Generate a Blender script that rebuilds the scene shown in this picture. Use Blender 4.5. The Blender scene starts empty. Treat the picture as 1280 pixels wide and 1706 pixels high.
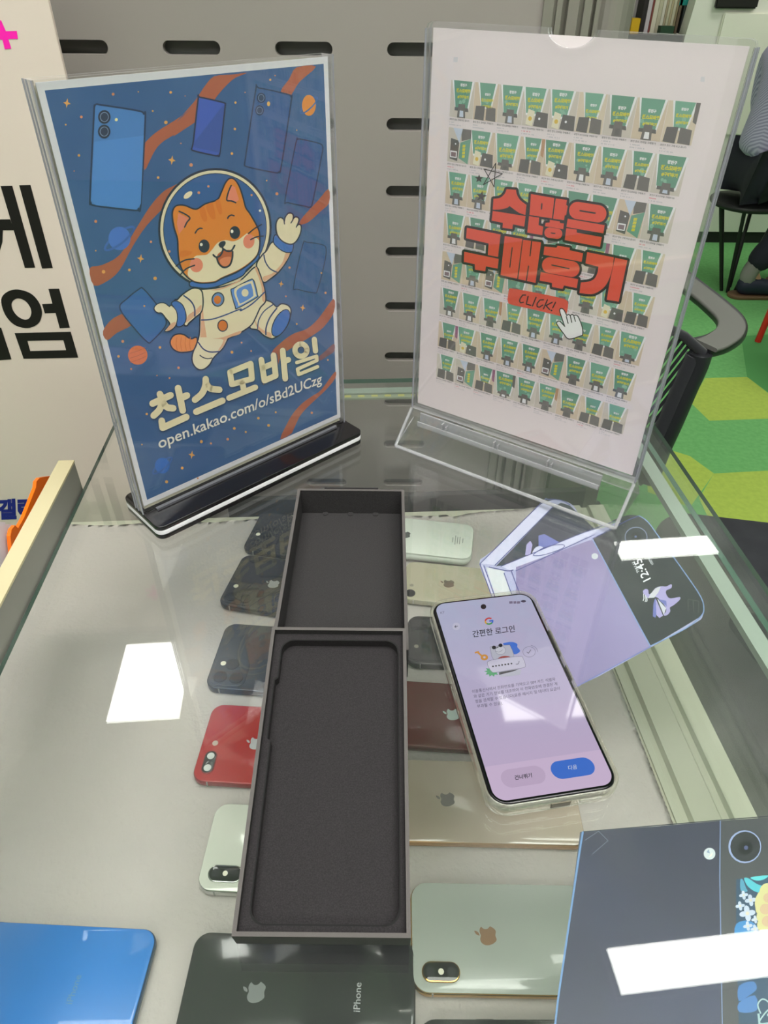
import bpy, bmesh, math, random
from math import sin, cos, pi, radians
from mathutils import Vector, Matrix
from mathutils.geometry import tessellate_polygon

SC = bpy.context.scene
COL = SC.collection
random.seed(7)

# ------------------------------------------------------------------ camera
F_PX, PITCH, ROLL, CAM_H = 1175.62, 0.6653, 0.0093, 370.12      # focal length in px of the 1280 px frame; radians; mm above the counter glass
def _axes():
    cp, sp = cos(PITCH), sin(PITCH)
    r, u, f = Vector((1, 0, 0)), Vector((0, sp, cp)), Vector((0, cp, -sp))
    cr, sr = cos(ROLL), sin(ROLL)
    return cr*r + sr*u, -sr*r + cr*u, f
AX_R, AX_U, AX_F = _axes()
CAM = Vector((0, 0, CAM_H))
cam = bpy.data.cameras.new('camera')
cam.sensor_fit = 'HORIZONTAL'; cam.sensor_width = 36.0
cam.lens = F_PX / 1280 * 36.0
cam.clip_start = 0.01; cam.clip_end = 60
cam_o = bpy.data.objects.new('camera', cam); COL.objects.link(cam_o)
m4 = Matrix((AX_R, AX_U, -AX_F)).transposed().to_4x4()
m4.translation = CAM * 0.001
cam_o.matrix_world = m4
SC.camera = cam_o

# ------------------------------------------------------------------ view, world, lights (values to tune)
SC.view_settings.view_transform = 'Standard'
SC.view_settings.look = 'None'
SC.view_settings.exposure = 0.0
SC.view_settings.gamma = 1.0
SC.view_settings.use_curve_mapping = False
WORLD_STRENGTH = 0.50
PANEL_STRENGTH = 12.0
CEIL_Z = 1600.0
w = bpy.data.worlds.new('world'); SC.world = w; w.use_nodes = True
w.node_tree.nodes['Background'].inputs[0].default_value = (1.0, 0.955, 0.94, 1)
w.node_tree.nodes['Background'].inputs[1].default_value = WORLD_STRENGTH
# ceiling panels: (centre x, centre y, width, depth in mm, turn in degrees)
PANELS = [(-800, 1560, 236, 334, 5), (520, 1562, 270, 330, 5), (1142, 740, 1130, 103, 6.4), (1203, 2284, 428, 116, 6.4), (-900, -1250, 1200, 300, 0),
          (1000, -450, 1200, 300, 0), (2100, 3450, 1200, 300, 0), (200, -1750, 1200, 300, 0), (2500, 2600, 1200, 300, 0), (50, 300, 1700, 300, 0), (50, -200, 1700, 300, 0)]  # panels past the fourth are unseen fill lights, added to brighten the scene

# ------------------------------------------------------------------ pixel <-> plane measuring helpers (mm)
def ray(x, y):
    return AX_F + AX_R * ((x-640)/F_PX) - AX_U * ((y-853)/F_PX)
def on_z(x, y, z=0.0):
    d = ray(x, y); return CAM + d * ((z-CAM_H)/d.z)
def on_y(x, y, Y):
    d = ray(x, y); return CAM + d * (Y/d.y)
class Frame:
    """a plane with origin o and axes u, v: px -> (u, v) in mm"""
    def __init__(s, o, u, v):
        s.o, s.u, s.v = Vector(o), Vector(u).normalized(), Vector(v).normalized(); s.n = s.u.cross(s.v)
    def __call__(s, x, y):
        d = ray(x, y); t = (s.o-CAM).dot(s.n)/d.dot(s.n); p = CAM + d*t - s.o
        return (p.dot(s.u), p.dot(s.v))

# ------------------------------------------------------------------ materials
def lin(h):
    h = h.lstrip('#'); c = [int(h[i:i+2], 16)/255 for i in (0, 2, 4)]
    return tuple(((x+0.055)/1.055)**2.4 if x > 0.04045 else x/12.92 for x in c)
_M = {}
def mat(name, color, rough=0.5, metal=0.0, spec=0.5, emit=0.0, bump=None, mix=None, coat=0.0, sheen=0.0):
    """bump=(scale, strength); mix=(scale, color2, low, high) procedural colour variation"""
    if name in _M: return _M[name]
    m = bpy.data.materials.new(name); m.use_nodes = True
    nt = m.node_tree; b = nt.nodes['Principled BSDF']
    c = lin(color) if isinstance(color, str) else color
    b.inputs['Base Color'].default_value = (*c, 1)
    b.inputs['Roughness'].default_value = rough; b.inputs['Metallic'].default_value = metal
    b.inputs['Specular IOR Level'].default_value = spec
    b.inputs['Coat Weight'].default_value = coat; b.inputs['Sheen Weight'].default_value = sheen
    if emit:
        b.inputs['Emission Color'].default_value = (*c, 1); b.inputs['Emission Strength'].default_value = emit
    if bump or mix:
        tc = nt.nodes.new('ShaderNodeTexCoord')
    if bump:
        n = nt.nodes.new('ShaderNodeTexNoise'); n.inputs['Scale'].default_value = bump[0]; n.inputs['Detail'].default_value = 4
        bp = nt.nodes.new('ShaderNodeBump'); bp.inputs['Strength'].default_value = bump[1]; bp.inputs['Distance'].default_value = 0.001
        nt.links.new(tc.outputs['Object'], n.inputs['Vector']); nt.links.new(n.outputs['Fac'], bp.inputs['Height']); nt.links.new(bp.outputs['Normal'], b.inputs['Normal'])
    if mix:
        n = nt.nodes.new('ShaderNodeTexNoise'); n.inputs['Scale'].default_value = mix[0]; n.inputs['Detail'].default_value = 5
        r = nt.nodes.new('ShaderNodeValToRGB'); r.color_ramp.elements[0].position = mix[2]; r.color_ramp.elements[1].position = mix[3]
        r.color_ramp.elements[0].color = (*c, 1); r.color_ramp.elements[1].color = (*lin(mix[1]), 1)
        nt.links.new(tc.outputs['Object'], n.inputs['Vector']); nt.links.new(n.outputs['Fac'], r.inputs['Fac']); nt.links.new(r.outputs['Color'], b.inputs['Base Color'])
    _M[name] = m; return m
def clear(name, tint=(1, 1, 1), ior=1.5, haze=0.0, haze_col=(0.8, 0.8, 0.8), rough=0.0, smudge=0.0):
    """thin clear sheet: straight-through transmission plus fresnel reflection, both faces alike"""
    if name in _M: return _M[name]
    m = bpy.data.materials.new(name); m.use_nodes = True
    nt = m.node_tree; nt.nodes.clear(); N = nt.nodes.new; L = nt.links.new
    out = N('ShaderNodeOutputMaterial'); tr = N('ShaderNodeBsdfTransparent'); tr.inputs[0].default_value = (*tint, 1)
    gl = N('ShaderNodeBsdfGlossy'); gl.inputs['Roughness'].default_value = rough; gl.inputs['Color'].default_value = (1, 1, 1, 1)
    geo = N('ShaderNodeNewGeometry'); mp = N('ShaderNodeMapRange')
    mp.inputs['To Min'].default_value = ior; mp.inputs['To Max'].default_value = 1/ior
    L(geo.outputs['Backfacing'], mp.inputs['Value'])
    fr = N('ShaderNodeFresnel'); L(mp.outputs['Result'], fr.inputs['IOR'])
    base = tr.outputs[0]
    if haze or smudge:
        df = N('ShaderNodeBsdfDiffuse'); df.inputs[0].default_value = (*haze_col, 1)
        mx = N('ShaderNodeMixShader'); mx.inputs[0].default_value = haze
        if smudge:
            tc = N('ShaderNodeTexCoord'); n = N('ShaderNodeTexNoise'); n.inputs['Scale'].default_value = 9; n.inputs['Detail'].default_value = 6
            mr = N('ShaderNodeMapRange'); mr.inputs['From Min'].default_value = 0.5; mr.inputs['From Max'].default_value = 0.75
            mr.inputs['To Min'].default_value = haze; mr.inputs['To Max'].default_value = haze+smudge
            L(tc.outputs['Object'], n.inputs['Vector']); L(n.outputs['Fac'], mr.inputs['Value']); L(mr.outputs['Result'], mx.inputs[0])
        L(base, mx.inputs[1]); L(df.outputs[0], mx.inputs[2]); base = mx.outputs[0]
    mix = N('ShaderNodeMixShader'); L(fr.outputs[0], mix.inputs[0]); L(base, mix.inputs[1]); L(gl.outputs[0], mix.inputs[2])
    L(mix.outputs[0], out.inputs['Surface'])
    _M[name] = m; return m

INK_GAIN = 1.25                       # paper and ink: photographed colour -> albedo
def ink(h, gain=None, rough=0.55, emit=0.0):
    key = 'ink_%s_%s_%s_%s' % (h, gain, rough, emit)
    g = INK_GAIN if gain is None else gain
    return mat(key, tuple(min(0.9, x*g) for x in lin(h)), rough=rough, spec=0.3, emit=emit)

# ------------------------------------------------------------------ mesh helpers (mm in, metres out)
K = 0.001
def link(name, me, parent=None, mats=()):
    o = bpy.data.objects.new(name, me); COL.objects.link(o)
    for m in (mats if isinstance(mats, (list, tuple)) else [mats]): me.materials.append(m)
    if parent is not None: o.parent = parent
    return o
def finish(name, bm, m, parent=None, smooth=None):
    bmesh.ops.recalc_face_normals(bm, faces=bm.faces)
    me = bpy.data.meshes.new(name)
    for v in bm.verts: v.co *= K
    bm.to_mesh(me); bm.free()
    if smooth is not None:
        for p in me.polygons: p.use_smooth = True
        me.set_sharp_from_angle(angle=radians(smooth))
    return link(name, me, parent, m)
def tag(o, label=None, cat=None, group=None, kind=None):
    if label: o['label'] = label
    if cat: o['category'] = cat
    if group: o['group'] = group
    if kind: o['kind'] = kind
    return o
def empty(name, loc, rot=(0, 0, 0), label=None, cat=None, group=None):
    o = bpy.data.objects.new(name, None); COL.objects.link(o)
    o.location = Vector(loc)*K; o.rotation_euler = rot; o.empty_display_size = 0.02
    return tag(o, label, cat, group)
def box(bm, x0, x1, y0, y1, z0, z1, mtx=None):
    vs = [Vector((x, y, z)) for z in (z0, z1) for y in (y0, y1) for x in (x0, x1)]
    if mtx: vs = [mtx @ v for v in vs]
    v = [bm.verts.new(p) for p in vs]
    for f in ((0, 2, 3, 1), (4, 5, 7, 6), (0, 1, 5, 4), (2, 6, 7, 3), (0, 4, 6, 2), (1, 3, 7, 5)): bm.faces.new([v[i] for i in f])
def bbox(name, x0, x1, y0, y1, z0, z1, m, parent=None, bev=0.0):
    bm = bmesh.new(); box(bm, x0, x1, y0, y1, z0, z1)
    if bev: bmesh.ops.bevel(bm, geom=bm.edges[:], offset=bev, segments=2, affect='EDGES')
    return finish(name, bm, m, parent)
def rr(w, h, r, n=6, cx=0, cy=0):
    r = min(r, w/2-1e-4, h/2-1e-4); pts = []
    for (sx, sy, a0) in ((1, -1, -90), (1, 1, 0), (-1, 1, 90), (-1, -1, 180)):
        for i in range(n+1):
            a = radians(a0+90*i/n); pts.append((cx+sx*(w/2-r)+r*cos(a), cy+sy*(h/2-r)+r*sin(a)))
    return pts
def loft(bm, rings, cap0=True, cap1=True):
    """rings: list of lists of 3-D points, same count"""
    vr = [[bm.verts.new(p) for p in r] for r in rings]; n = len(vr[0])
    for a, b in zip(vr, vr[1:]):
        for i in range(n): bm.faces.new((a[i], a[(i+1) % n], b[(i+1) % n], b[i]))
    if cap0: bm.faces.new(vr[0][::-1])
    if cap1: bm.faces.new(vr[-1])
    return vr
def prism(bm, pts, z0, z1):
    loft(bm, [[(x, y, z0) for x, y in pts], [(x, y, z1) for x, y in pts]])
def slab(bm, w, h, r, z0, z1, b=1.0, cx=0, cy=0, n=6, seg=3):
    """rounded-corner slab with softened top and bottom edges"""
    rings = []
    for i in range(seg+1):
        a = pi/2*i/seg; d = b*(1-sin(a)); rings.append([(x, y, z0+b*(1-cos(a))) for x, y in rr(w-2*d, h-2*d, max(r-d, .2), n, cx, cy)])
    for i in range(seg+1):
        a = pi/2*(1-i/seg); d = b*(1-sin(a)); rings.append([(x, y, z1-b*(1-cos(a))) for x, y in rr(w-2*d, h-2*d, max(r-d, .2), n, cx, cy)])
    loft(bm, rings)
def cyl(bm, p0, p1, r0, r1=None, n=16):
    p0, p1 = Vector(p0), Vector(p1); r1 = r0 if r1 is None else r1
    d = (p1-p0).normalized(); a = d.orthogonal().normalized(); b = d.cross(a)
    loft(bm, [[p0+(a*cos(2*pi*i/n)+b*sin(2*pi*i/n))*r0 for i in range(n)], [p1+(a*cos(2*pi*i/n)+b*sin(2*pi*i/n))*r1 for i in range(n)]])
def tube(bm, pts, r, n=10, closed=False):
    pts = [Vector(p) for p in pts]; rings = []; up = None
    for i, p in enumerate(pts):
        a = pts[i-1] if i > 0 else (pts[-1] if closed else p); b = pts[(i+1) % len(pts)] if (i < len(pts)-1 or closed) else p
        d = (b-a).normalized()
        if up is None: up = d.orthogonal().normalized()
        up = (up - d*up.dot(d)).normalized(); s = d.cross(up)
        rr_ = r[i] if isinstance(r, (list, tuple)) else r
        rings.append([p+(up*cos(2*pi*k/n)+s*sin(2*pi*k/n))*rr_ for k in range(n)])
    if closed: rings.append(rings[0]); loft(bm, rings, False, False); bmesh.ops.remove_doubles(bm, verts=bm.verts, dist=1e-5)
    else: loft(bm, rings)

# ------------------------------------------------------------------ flat printed artwork
def smooth(pts, n=5, closed=True):
    """Catmull-Rom through pts"""
    P = [Vector(p) for p in pts]; m = len(P); out = []
    rng = range(m) if closed else range(m-1)
    for i in rng:
        p0 = P[i-1] if (closed or i > 0) else P[0]; p1 = P[i]; p2 = P[(i+1) % m]; p3 = P[(i+2) % m] if (closed or i+2 < m) else P[-1]
        for k in range(n):
            t = k/n
            out.append(tuple(0.5*((2*p1)+(p2-p0)*t+(2*p0-5*p1+4*p2-p3)*t*t+(3*p1-p0-3*p2+p3)*t*t*t)))
    if not closed: out.append(tuple(P[-1]))
    return out
def ell(cx, cy, a, b=None, rot=0, n=28, t0=0, t1=360):
    b = a if b is None else b; c, s = cos(radians(rot)), sin(radians(rot)); out = []
    full = (t1-t0) >= 360
    for i in range(n if full else n+1):
        t = radians(t0+(t1-t0)*i/n); x, y = a*cos(t), b*sin(t); out.append((cx+c*x-s*y, cy+s*x+c*y))
    return out
_TXT = {}
def glyphs(s, bold=0.0):
    if (s, bold) in _TXT: return _TXT[(s, bold)]
    c = bpy.data.curves.new('lettering', 'FONT'); c.body = s; c.size = 1; c.resolution_u = 3; c.offset = bold
    o = bpy.data.objects.new('lettering', c); COL.objects.link(o)
    dg = bpy.context.evaluated_depsgraph_get(); dg.update()
    me = bpy.data.meshes.new_from_object(o.evaluated_get(dg))
    vs = [(v.co.x, v.co.y) for v in me.vertices]; fs = [tuple(p.vertices) for p in me.polygons]
    bpy.data.objects.remove(o); bpy.data.curves.remove(c); bpy.data.meshes.remove(me)
    x0, x1 = min(v[0] for v in vs), max(v[0] for v in vs)
    vs = [((x-x0)/(x1-x0), y/(x1-x0)) for x, y in vs]           # width 1, baseline at 0
    _TXT[(s, bold)] = (vs, fs); return vs, fs
class Art:
    """printed shapes on one plane; each call gives a layer; `to` maps drawing coordinates to plane mm"""
    EPS = 0.03
    JIT = 0.0034                      # neighbouring shapes of one layer never share a plane
    def __init__(s, to=None): s.to = to or (lambda x, y: (x, y)); s.v, s.f, s.m, s.mats, s.k = [], [], [], [], 0
    def _put(s, pts, faces, m, layer, raw=False):
        if m not in s.mats: s.mats.append(m)
        k = s.mats.index(m); b = len(s.v); s.k += 1; z = layer*s.EPS+(s.k % 8)*s.JIT
        for p in pts:
            q = p if raw else s.to(p[0], p[1]); s.v.append((q[0], q[1], z))
        for f in faces: s.f.append([b+i for i in f]); s.m.append(k)
    def poly(s, pts, m, layer, holes=(), raw=False):
        loops = [pts]+list(holes)
        if not raw: loops = [[s.to(*p) for p in l] for l in loops]
        tris = tessellate_polygon([[Vector((p[0], p[1], 0)) for p in l] for l in loops])
        s._put([p for l in loops for p in l], tris, m, layer, True)
    def stroke(s, pts, w, m, layer, closed=False, raw=False, cap=True):
        P = [Vector(p[:2]) for p in pts]; seg = list(zip(P, P[1:]))+([(P[-1], P[0])] if closed else [])
        for a, b in seg:
            d = b-a
            if d.length < 1e-6: continue
            d.normalize(); nrm = Vector((-d.y, d.x))*(w/2)
            s._put([a+nrm, a-nrm, b-nrm, b+nrm], [(0, 1, 2, 3)], m, layer, raw)
        js = P if (cap or closed) else P[1:-1]
        for p in js: s._put(ell(p.x, p.y, w/2, n=10), [tuple(range(10))], m, layer, raw)
    def dot(s, x, y, r, m, layer, r2=None, rot=0, raw=False, n=20): s._put(ell(x, y, r, r2, rot, n), [tuple(range(n))], m, layer, raw)
    def text(s, txt, p0, p1, m, layer, bold=0.0, hs=1.0, raw=False):
        """baseline p0 -> p1 in drawing units; up is to the left of the baseline (raw) or above it in the picture (px)"""
        vs, fs = glyphs(txt, bold); a = Vector(p0); d = Vector(p1)-a
        up = Vector((-d.y, d.x)) if raw else Vector((d.y, -d.x))
        s._put([a+d*x+up*(y*hs) for x, y in vs], fs, m, layer, raw)
    def build(s, name, parent=None, plane='xy', off=0.0):
        me = bpy.data.meshes.new(name)
        if plane == 'xy': vs = [(x*K, y*K, (z+off)*K) for x, y, z in s.v]
        else: vs = [(x*K, -(z+off)*K, y*K) for x, y, z in s.v]
        me.from_pydata(vs, [], s.f)
        o = link(name, me, parent, list(s.mats))
        for p, k in zip(me.polygons, s.m): p.material_index = k
        return o

# ================================================================== the setting
FLOOR_Z = -900.0
white_wall = mat('far_wall_paint', '#d9d6cf', 0.8)
# floor: green carpet with yellow-green polygons woven in
fa = Art()
CARPET = mat('carpet_green', '#68ab64', 0.95, bump=(900, 0.3), mix=(60, '#74b86f', 0.35, 0.7))
CARPET_Y = mat('carpet_lime', '#b0c655', 0.95, bump=(900, 0.3), mix=(60, '#a4bb50', 0.35, 0.7))
CARPET_D = mat('carpet_deep_green', '#549a56', 0.95, bump=(900, 0.3))
fa.poly([(-3000, -2600), (4700, -2600), (4700, 4700), (-3000, 4700)], CARPET, 0)
def fz(pts): return [tuple(on_z(x, y, FLOOR_Z)[:2]) for x, y in pts]
fa.poly(fz([(1151, 671), (1175, 630), (1245, 628), (1300, 670), (1300, 697), (1182, 701)]), CARPET_Y, 10)
fa.poly(fz([(1190, 789), (1300, 783), (1300, 880), (1180, 862), (1165, 830)]), CARPET_Y, 10)
fa.poly(fz([(1235, 560), (1300, 556), (1300, 668), (1245, 628)]), CARPET_D, 10)
fa.poly(fz([(1070, 735), (1150, 760), (1190, 789), (1150, 845), (1080, 820)]), CARPET_Y, 10)
o = fa.build('floor', None, 'xy', FLOOR_Z); tag(o, kind='structure')
o = bbox('ceiling', -3000, 4700, -2600, 4700, CEIL_Z+12, CEIL_Z+40, mat('ceiling_paint', '#d2d2cc', 0.9)); tag(o, kind='structure')
o = bbox('wall_behind', -3000, 4700, -2640, -2600, FLOOR_Z, CEIL_Z+12, mat('behind_paint', '#b3b0a8', 0.8)); tag(o, kind='structure')
o = bbox('wall_right', 4700, 4740, -2640, 4740, FLOOR_Z, CEIL_Z+12, mat('behind_paint', '#b3b0a8', 0.8)); tag(o, kind='structure')
o = bbox('wall_far', -900, 4700, 4700, 4740, FLOOR_Z, CEIL_Z+12, white_wall); tag(o, kind='structure')

# back wall: grey steel display panel with rows of stadium slots
WY, WYAW = 791.7, 0.0076
WALL_TOP = 505.0
PX_, PZ_, SX0, SZ0, SL, SH = 105.5, 62.7, -1.1, 302.5, 54.0, 11.5
def slotted():
    bm = bmesh.new(); cols = range(-6, 1); rows = range(-2, 13)
    for i in cols:
        for k in rows:
            cx, cz = SX0+SL/2+PX_*i, SZ0-PZ_*k
            x0, x1, z0, z1 = cx-PX_/2, cx+PX_/2, cz-PZ_/2, cz+PZ_/2
            if i == 0: x1 = 141.0
            st = rr(SL, SH, SH/2, 6, cx, cz); outer = [(x0, z0), (x1, z0), (x1, z1), (x0, z1)]
            allp = outer+st; tr = tessellate_polygon([[Vector((p[0], p[1], 0)) for p in outer], [Vector((p[0], p[1], 0)) for p in st]])
            vf = [bm.verts.new((x, 0, z)) for x, z in allp]
            for t in tr: bm.faces.new([vf[j] for j in t])
            vb = [bm.verts.new((x, 9.0, z)) for x, z in st]; n = len(st)
            for j in range(n): bm.faces.new((vf[4+j], vf[4+(j+1) % n], vb[(j+1) % n], vb[j]))
    bmesh.ops.remove_doubles(bm, verts=bm.verts, dist=0.01)
    # plain sheet beyond the slotted field
    box(bm, -1300, SX0+SL/2-PX_*6.5, 0, 1.5, FLOOR_Z, WALL_TOP)
    box(bm, SX0+SL/2-PX_*6.5, 141, 0, 1.5, SZ0+PZ_*2.5, WALL_TOP); box(bm, SX0+SL/2-PX_*6.5, 141, 0, 1.5, FLOOR_Z, SZ0-PZ_*12.5)
    return bm
WALLG = mat('panel_grey', '#8b8580', 0.55, bump=(1500, 0.05))
o = finish('wall_back', slotted(), WALLG); o.location = (0, WY*K, 0); o.rotation_euler.z = WYAW; tag(o, kind='structure')
bk = bbox('backing_sheet', -700, 141, 14, 16, -700, 500, mat('panel_cavity', '#6e6e6c', 0.8), o)
# aluminium upright at the panel's end
def post_profile(pts): 
    bm = bmesh.new(); prism(bm, pts, FLOOR_Z, WALL_TOP); return bm
ALU = mat('aluminium', '#96938a', 0.38, 0.55)
prof = [(141, -4), (150, -4), (150, 0), (153, 0), (153, -4), (158, -4), (158, 4), (163, 4), (163, -6), (172, -9), (174, -2), (177, -2), (177, -8), (184, -8), (184, 2), (188, 2), (188, -6), (191, -6)]
prof += [(207+16*cos(radians(a)), -2+14*sin(radians(a))) for a in range(200, 341, 20)] + [(225, 12), (141, 12)]
o = finish('trim_1', post_profile(prof), ALU); o.location = (0, WY*K, 0); o.rotation_euler.z = WYAW; tag(o, kind='structure')

o = bbox('trim_2', 226, 296, WY-6, WY+40, FLOOR_Z, -14, mat('low_partition', '#5f5e55', 0.6)); tag(o, kind='structure')

# ================================================================== ceiling lights
def ceiling_light(p, label):
    cx, cy, pw, pd, turn = p
    t = empty('ceiling_light', (cx, cy, CEIL_Z), (0, 0, radians(turn)), label, 'light', 'flat panel lights in the ceiling')
    a, b = pw/2, pd/2
    bm = bmesh.new()
    for q in ((-a-12, a+12, -b-12, -b), (-a-12, a+12, b, b+12), (-a-12, -a, -b, b), (a, a+12, -b, b)): box(bm, *q, -4, 12)
    finish('frame', bm, mat('lamp_frame', '#dcdcd8', 0.5), t)
    bbox('diffuser', -a, a, -b, b, 0, 8, mat('lamp_diffuser', (1, 0.985, 0.95), 0.5, emit=PANEL_STRENGTH), t)
where = ['added unseen fill light panel straight above the counter front', 'added unseen fill light panel just behind the one above the counter front', 'flat ceiling light panel mirrored in the glass beside the black trays', 'short ceiling light panel mirrored in the lit phone screen', 'long slim ceiling light mirrored across the navy phone cutout', 'slim ceiling light mirrored beside the lavender phone cutout',
         'added unseen fill light panel behind the counter by the banner side', 'added unseen fill light panel behind the viewer on the chair side', 'added unseen fill light panel above the white cabinet', 'added unseen fill light panel far behind the viewer', 'added unseen fill light panel above the seated person']
for p, l in zip(PANELS[-2:]+PANELS[:-2], where): ceiling_light(p, l)

# ================================================================== glass counter
CY = 0.063
def cl(x, y): return (x*cos(CY)-y*sin(CY), x*sin(CY)+y*cos(CY))
def to_cl(p): return (p[0]*cos(CY)+p[1]*sin(CY), -p[0]*sin(CY)+p[1]*cos(CY))
counter = empty('display_counter', (*cl(0, 380), FLOOR_Z), (0, 0, CY), 'glass topped display counter holding used phones on a felt shelf', 'counter')
def cz(v): return v-FLOOR_Z
GLASS = clear('counter_glass', (0.972, 0.984, 0.974), 1.5, haze=0.012, smudge=0.035)
GEDGE = mat('glass_cut_edge', '#3f5f52', 0.15, spec=0.6)
def glass_slab(name, x0, x1, y0, y1, z0, z1, big):
    bm = bmesh.new(); box(bm, x0, x1, y0, y1, z0, z1)
    bmesh.ops.recalc_face_normals(bm, faces=bm.faces)
    ax = {'z': 2, 'x': 0}[big]
    for f in bm.faces: f.material_index = 0 if abs(f.normal[ax]) > 0.5 or (big == 'x' and f.normal.z < -0.5) else 1
    return finish(name, bm, [GLASS, GEDGE], counter)
TOP_T = 5.0
glass_slab('glass_top', -233.5, 312.6, 40-380, 712-380, cz(-TOP_T), cz(0), 'z')
glass_slab('side_glass', 295, 300, 45-380, 708-380, cz(-165.8), cz(-TOP_T-0.2), 'x')
bbox('edge_strip', 279, 291.5, 45-380, 700-380, cz(-11), cz(-TOP_T-0.2), mat('strip_white', '#8f9c92', 0.4), counter)
st = bbox('light_strip', -225, 278, 689-380, 701-380, cz(-11), cz(-TOP_T-0.2), mat('strip_white', '#8f9c92', 0.4), counter)
la = Art()
for i in range(34): la.poly([(-220+i*14.6, 684-380), (-213+i*14.6, 684-380), (-213+i*14.6, 688.5-380), (-220+i*14.6, 688.5-380)], mat('led_chip', '#b9b46a', 0.4), 0)
tag(la.build('led_chips', counter, 'xy', cz(-7.0)), kind='stuff')
bbox('led_tape', -225, 278, 682-380, 689-380, cz(-9.5), cz(-7.4), mat('led_tape', '#8f9a86', 0.6), counter)
# front-to-back shelf board with a grooved cream rail along its far side
SHELF_Z = -169.0
bbox('shelf_board', -372, 252, 45-380, 684-380, cz(SHELF_Z-14), cz(SHELF_Z), mat('board', '#b9b9a6', 0.7), counter)
bm = bmesh.new()
prism_pts = [(252, SHELF_Z-14), (318, SHELF_Z-14), (318, SHELF_Z+3), (299, SHELF_Z+3), (297, SHELF_Z-1), (291, SHELF_Z-1), (288, SHELF_Z+3), (266, SHELF_Z+3), (264, SHELF_Z-2), (259, SHELF_Z-2), (257, SHELF_Z+2), (252, SHELF_Z+2)]
loft(bm, [[(x, 45-380, cz(z)) for x, z in prism_pts], [(x, 684-380, cz(z)) for x, z in prism_pts]])
finish('shelf_rail', bm, mat('rail_cream', '#b3b5a2', 0.45), counter)
bbox('back_board', -150, 300, 702-380, 711-380, 0, cz(-158), mat('counter_black', '#2c2d2b', 0.6), counter)
bbox('base', -300, 300, 45-380, 700-380, 0, cz(-200), mat('counter_dark', '#3a3c3a', 0.6), counter)

# felt cloth spread on the shelf, its far edge ragged and one corner curled
FELT = mat('felt', '#e9e3e0', 0.95, spec=0.1, bump=(260, 0.9), mix=(7, '#f1ebe6', 0.3, 0.7), sheen=0.3)
def felt():
    bm = bmesh.new(); rnd = random.Random(3)
    X = [-371+i*6.2 for i in range(101)]; nY = 90
    def back(x): return 675+2.5*sin(x*0.05)+rnd.uniform(-0.5, 0.5)+ (0 if x < 120 else -6)
    grid = []
    for x in X:
        yb = back(x); col = []
        for j in range(nY+1):
            t = j/nY; y = 48+(yb-48)*t
            z = SHELF_Z+2.4+0.35*sin(x*0.09+y*0.03)
            d = abs(x+149-(y-320)*0.02)
            z += 1.6*math.exp(-(d/5.0)**2)                    # the fold running through the cloth
            if x > 130 and y > 630: z += (x-130)*0.02*(y-630)*0.18
            col.append(bm.verts.new((x, y-380, cz(z))))
        grid.append(col)
    for a, b in zip(grid, grid[1:]):
        for j in range(nY): bm.faces.new((a[j], b[j], b[j+1], a[j+1]))
    for f in bm.faces: f.smooth = True
    bmesh.ops.solidify(bm, geom=bm.faces[:], thickness=2.0)
    return bm
fe = finish('felt_cloth', felt(), FELT); fe.location = counter.location; fe.rotation_euler = counter.rotation_euler
tag(fe, 'pale grey felt cloth spread under the phones inside the counter', 'cloth')

# pale divider board standing along the counter's edge
dv = empty('divider_board', (*cl(-239, 330), -8), (0, 0, CY), 'pale wooden divider board standing along the edge of the counter glass', 'board')
bm = bmesh.new(); box(bm, -9, 3.5, -290, 190, 0, 34.0)
finish('panel', bm, mat('divider_face', '#8a8981', 0.5), dv)
bbox('edge_band', -9.4, 3.9, -290, 190.3, 34.0, 36.0, mat('divider_edge', '#c4b995', 0.5), dv)
bm = bmesh.new(); loft(bm, [[(-9, y, 0), (-3, y, 0), (-62, y, -53), (-70, y, -53)] for y in (-250, 150)])
finish('bracket', bm, mat('divider_face', '#8a8981', 0.5), dv)

# leaflet holder hooked onto the outer face of the divider board
def on_x(x, y, X):
    d = ray(x, y); return CAM + d*(X/d.x)
def side_sheet(name, px, X, t, m, parent, oy, oz):
    pp = [on_x(x, y, X) for x, y in px]; bm = bmesh.new()
    loft(bm, [[(X-parent.location.x/K, p.y-oy, p.z-oz) for p in pp], [(X+t-parent.location.x/K, p.y-oy, p.z-oz) for p in pp]])
    return finish(name, bm, m, parent)
lf = empty('leaflet_holder', (-292, 470, -30), (0, 0, 0), 'orange translucent leaflet holder hooked on the outer face of the divider board', 'holder')
ORG = mat('orange_acrylic', '#f0700f', 0.25, spec=0.5)
side_sheet('side_panel', [(54, 812), (55, 802), (60, 796), (70, 794), (82, 793), (96, 800), (30, 965), (14, 925), (11, 893), (13, 882), (19, 875), (24, 880), (34, 862)], -296, 3, ORG, lf, 470, -30)
bbox('hook', -1, 13, 0, 24, 14, 17, ORG, lf)
lt = empty('leaflet', (-300, 400, -30), (0, 0, 0), 'white leaflet sheets standing inside the orange holder', 'leaflets')
LP = mat('leaflet_paper', '#dcdae2', 0.7)
side_sheet('sheet', [(-40, 868), (8, 870), (7, 900), (0, 930), (-40, 1000)], -303, 0.6, LP, lt, 400, -30)
side_sheet('sheet', [(-40, 876), (19, 873), (12, 881), (12, 900), (15, 922), (-10, 975), (-40, 1030)], -300, 0.6, LP, lt, 400, -30)

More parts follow.
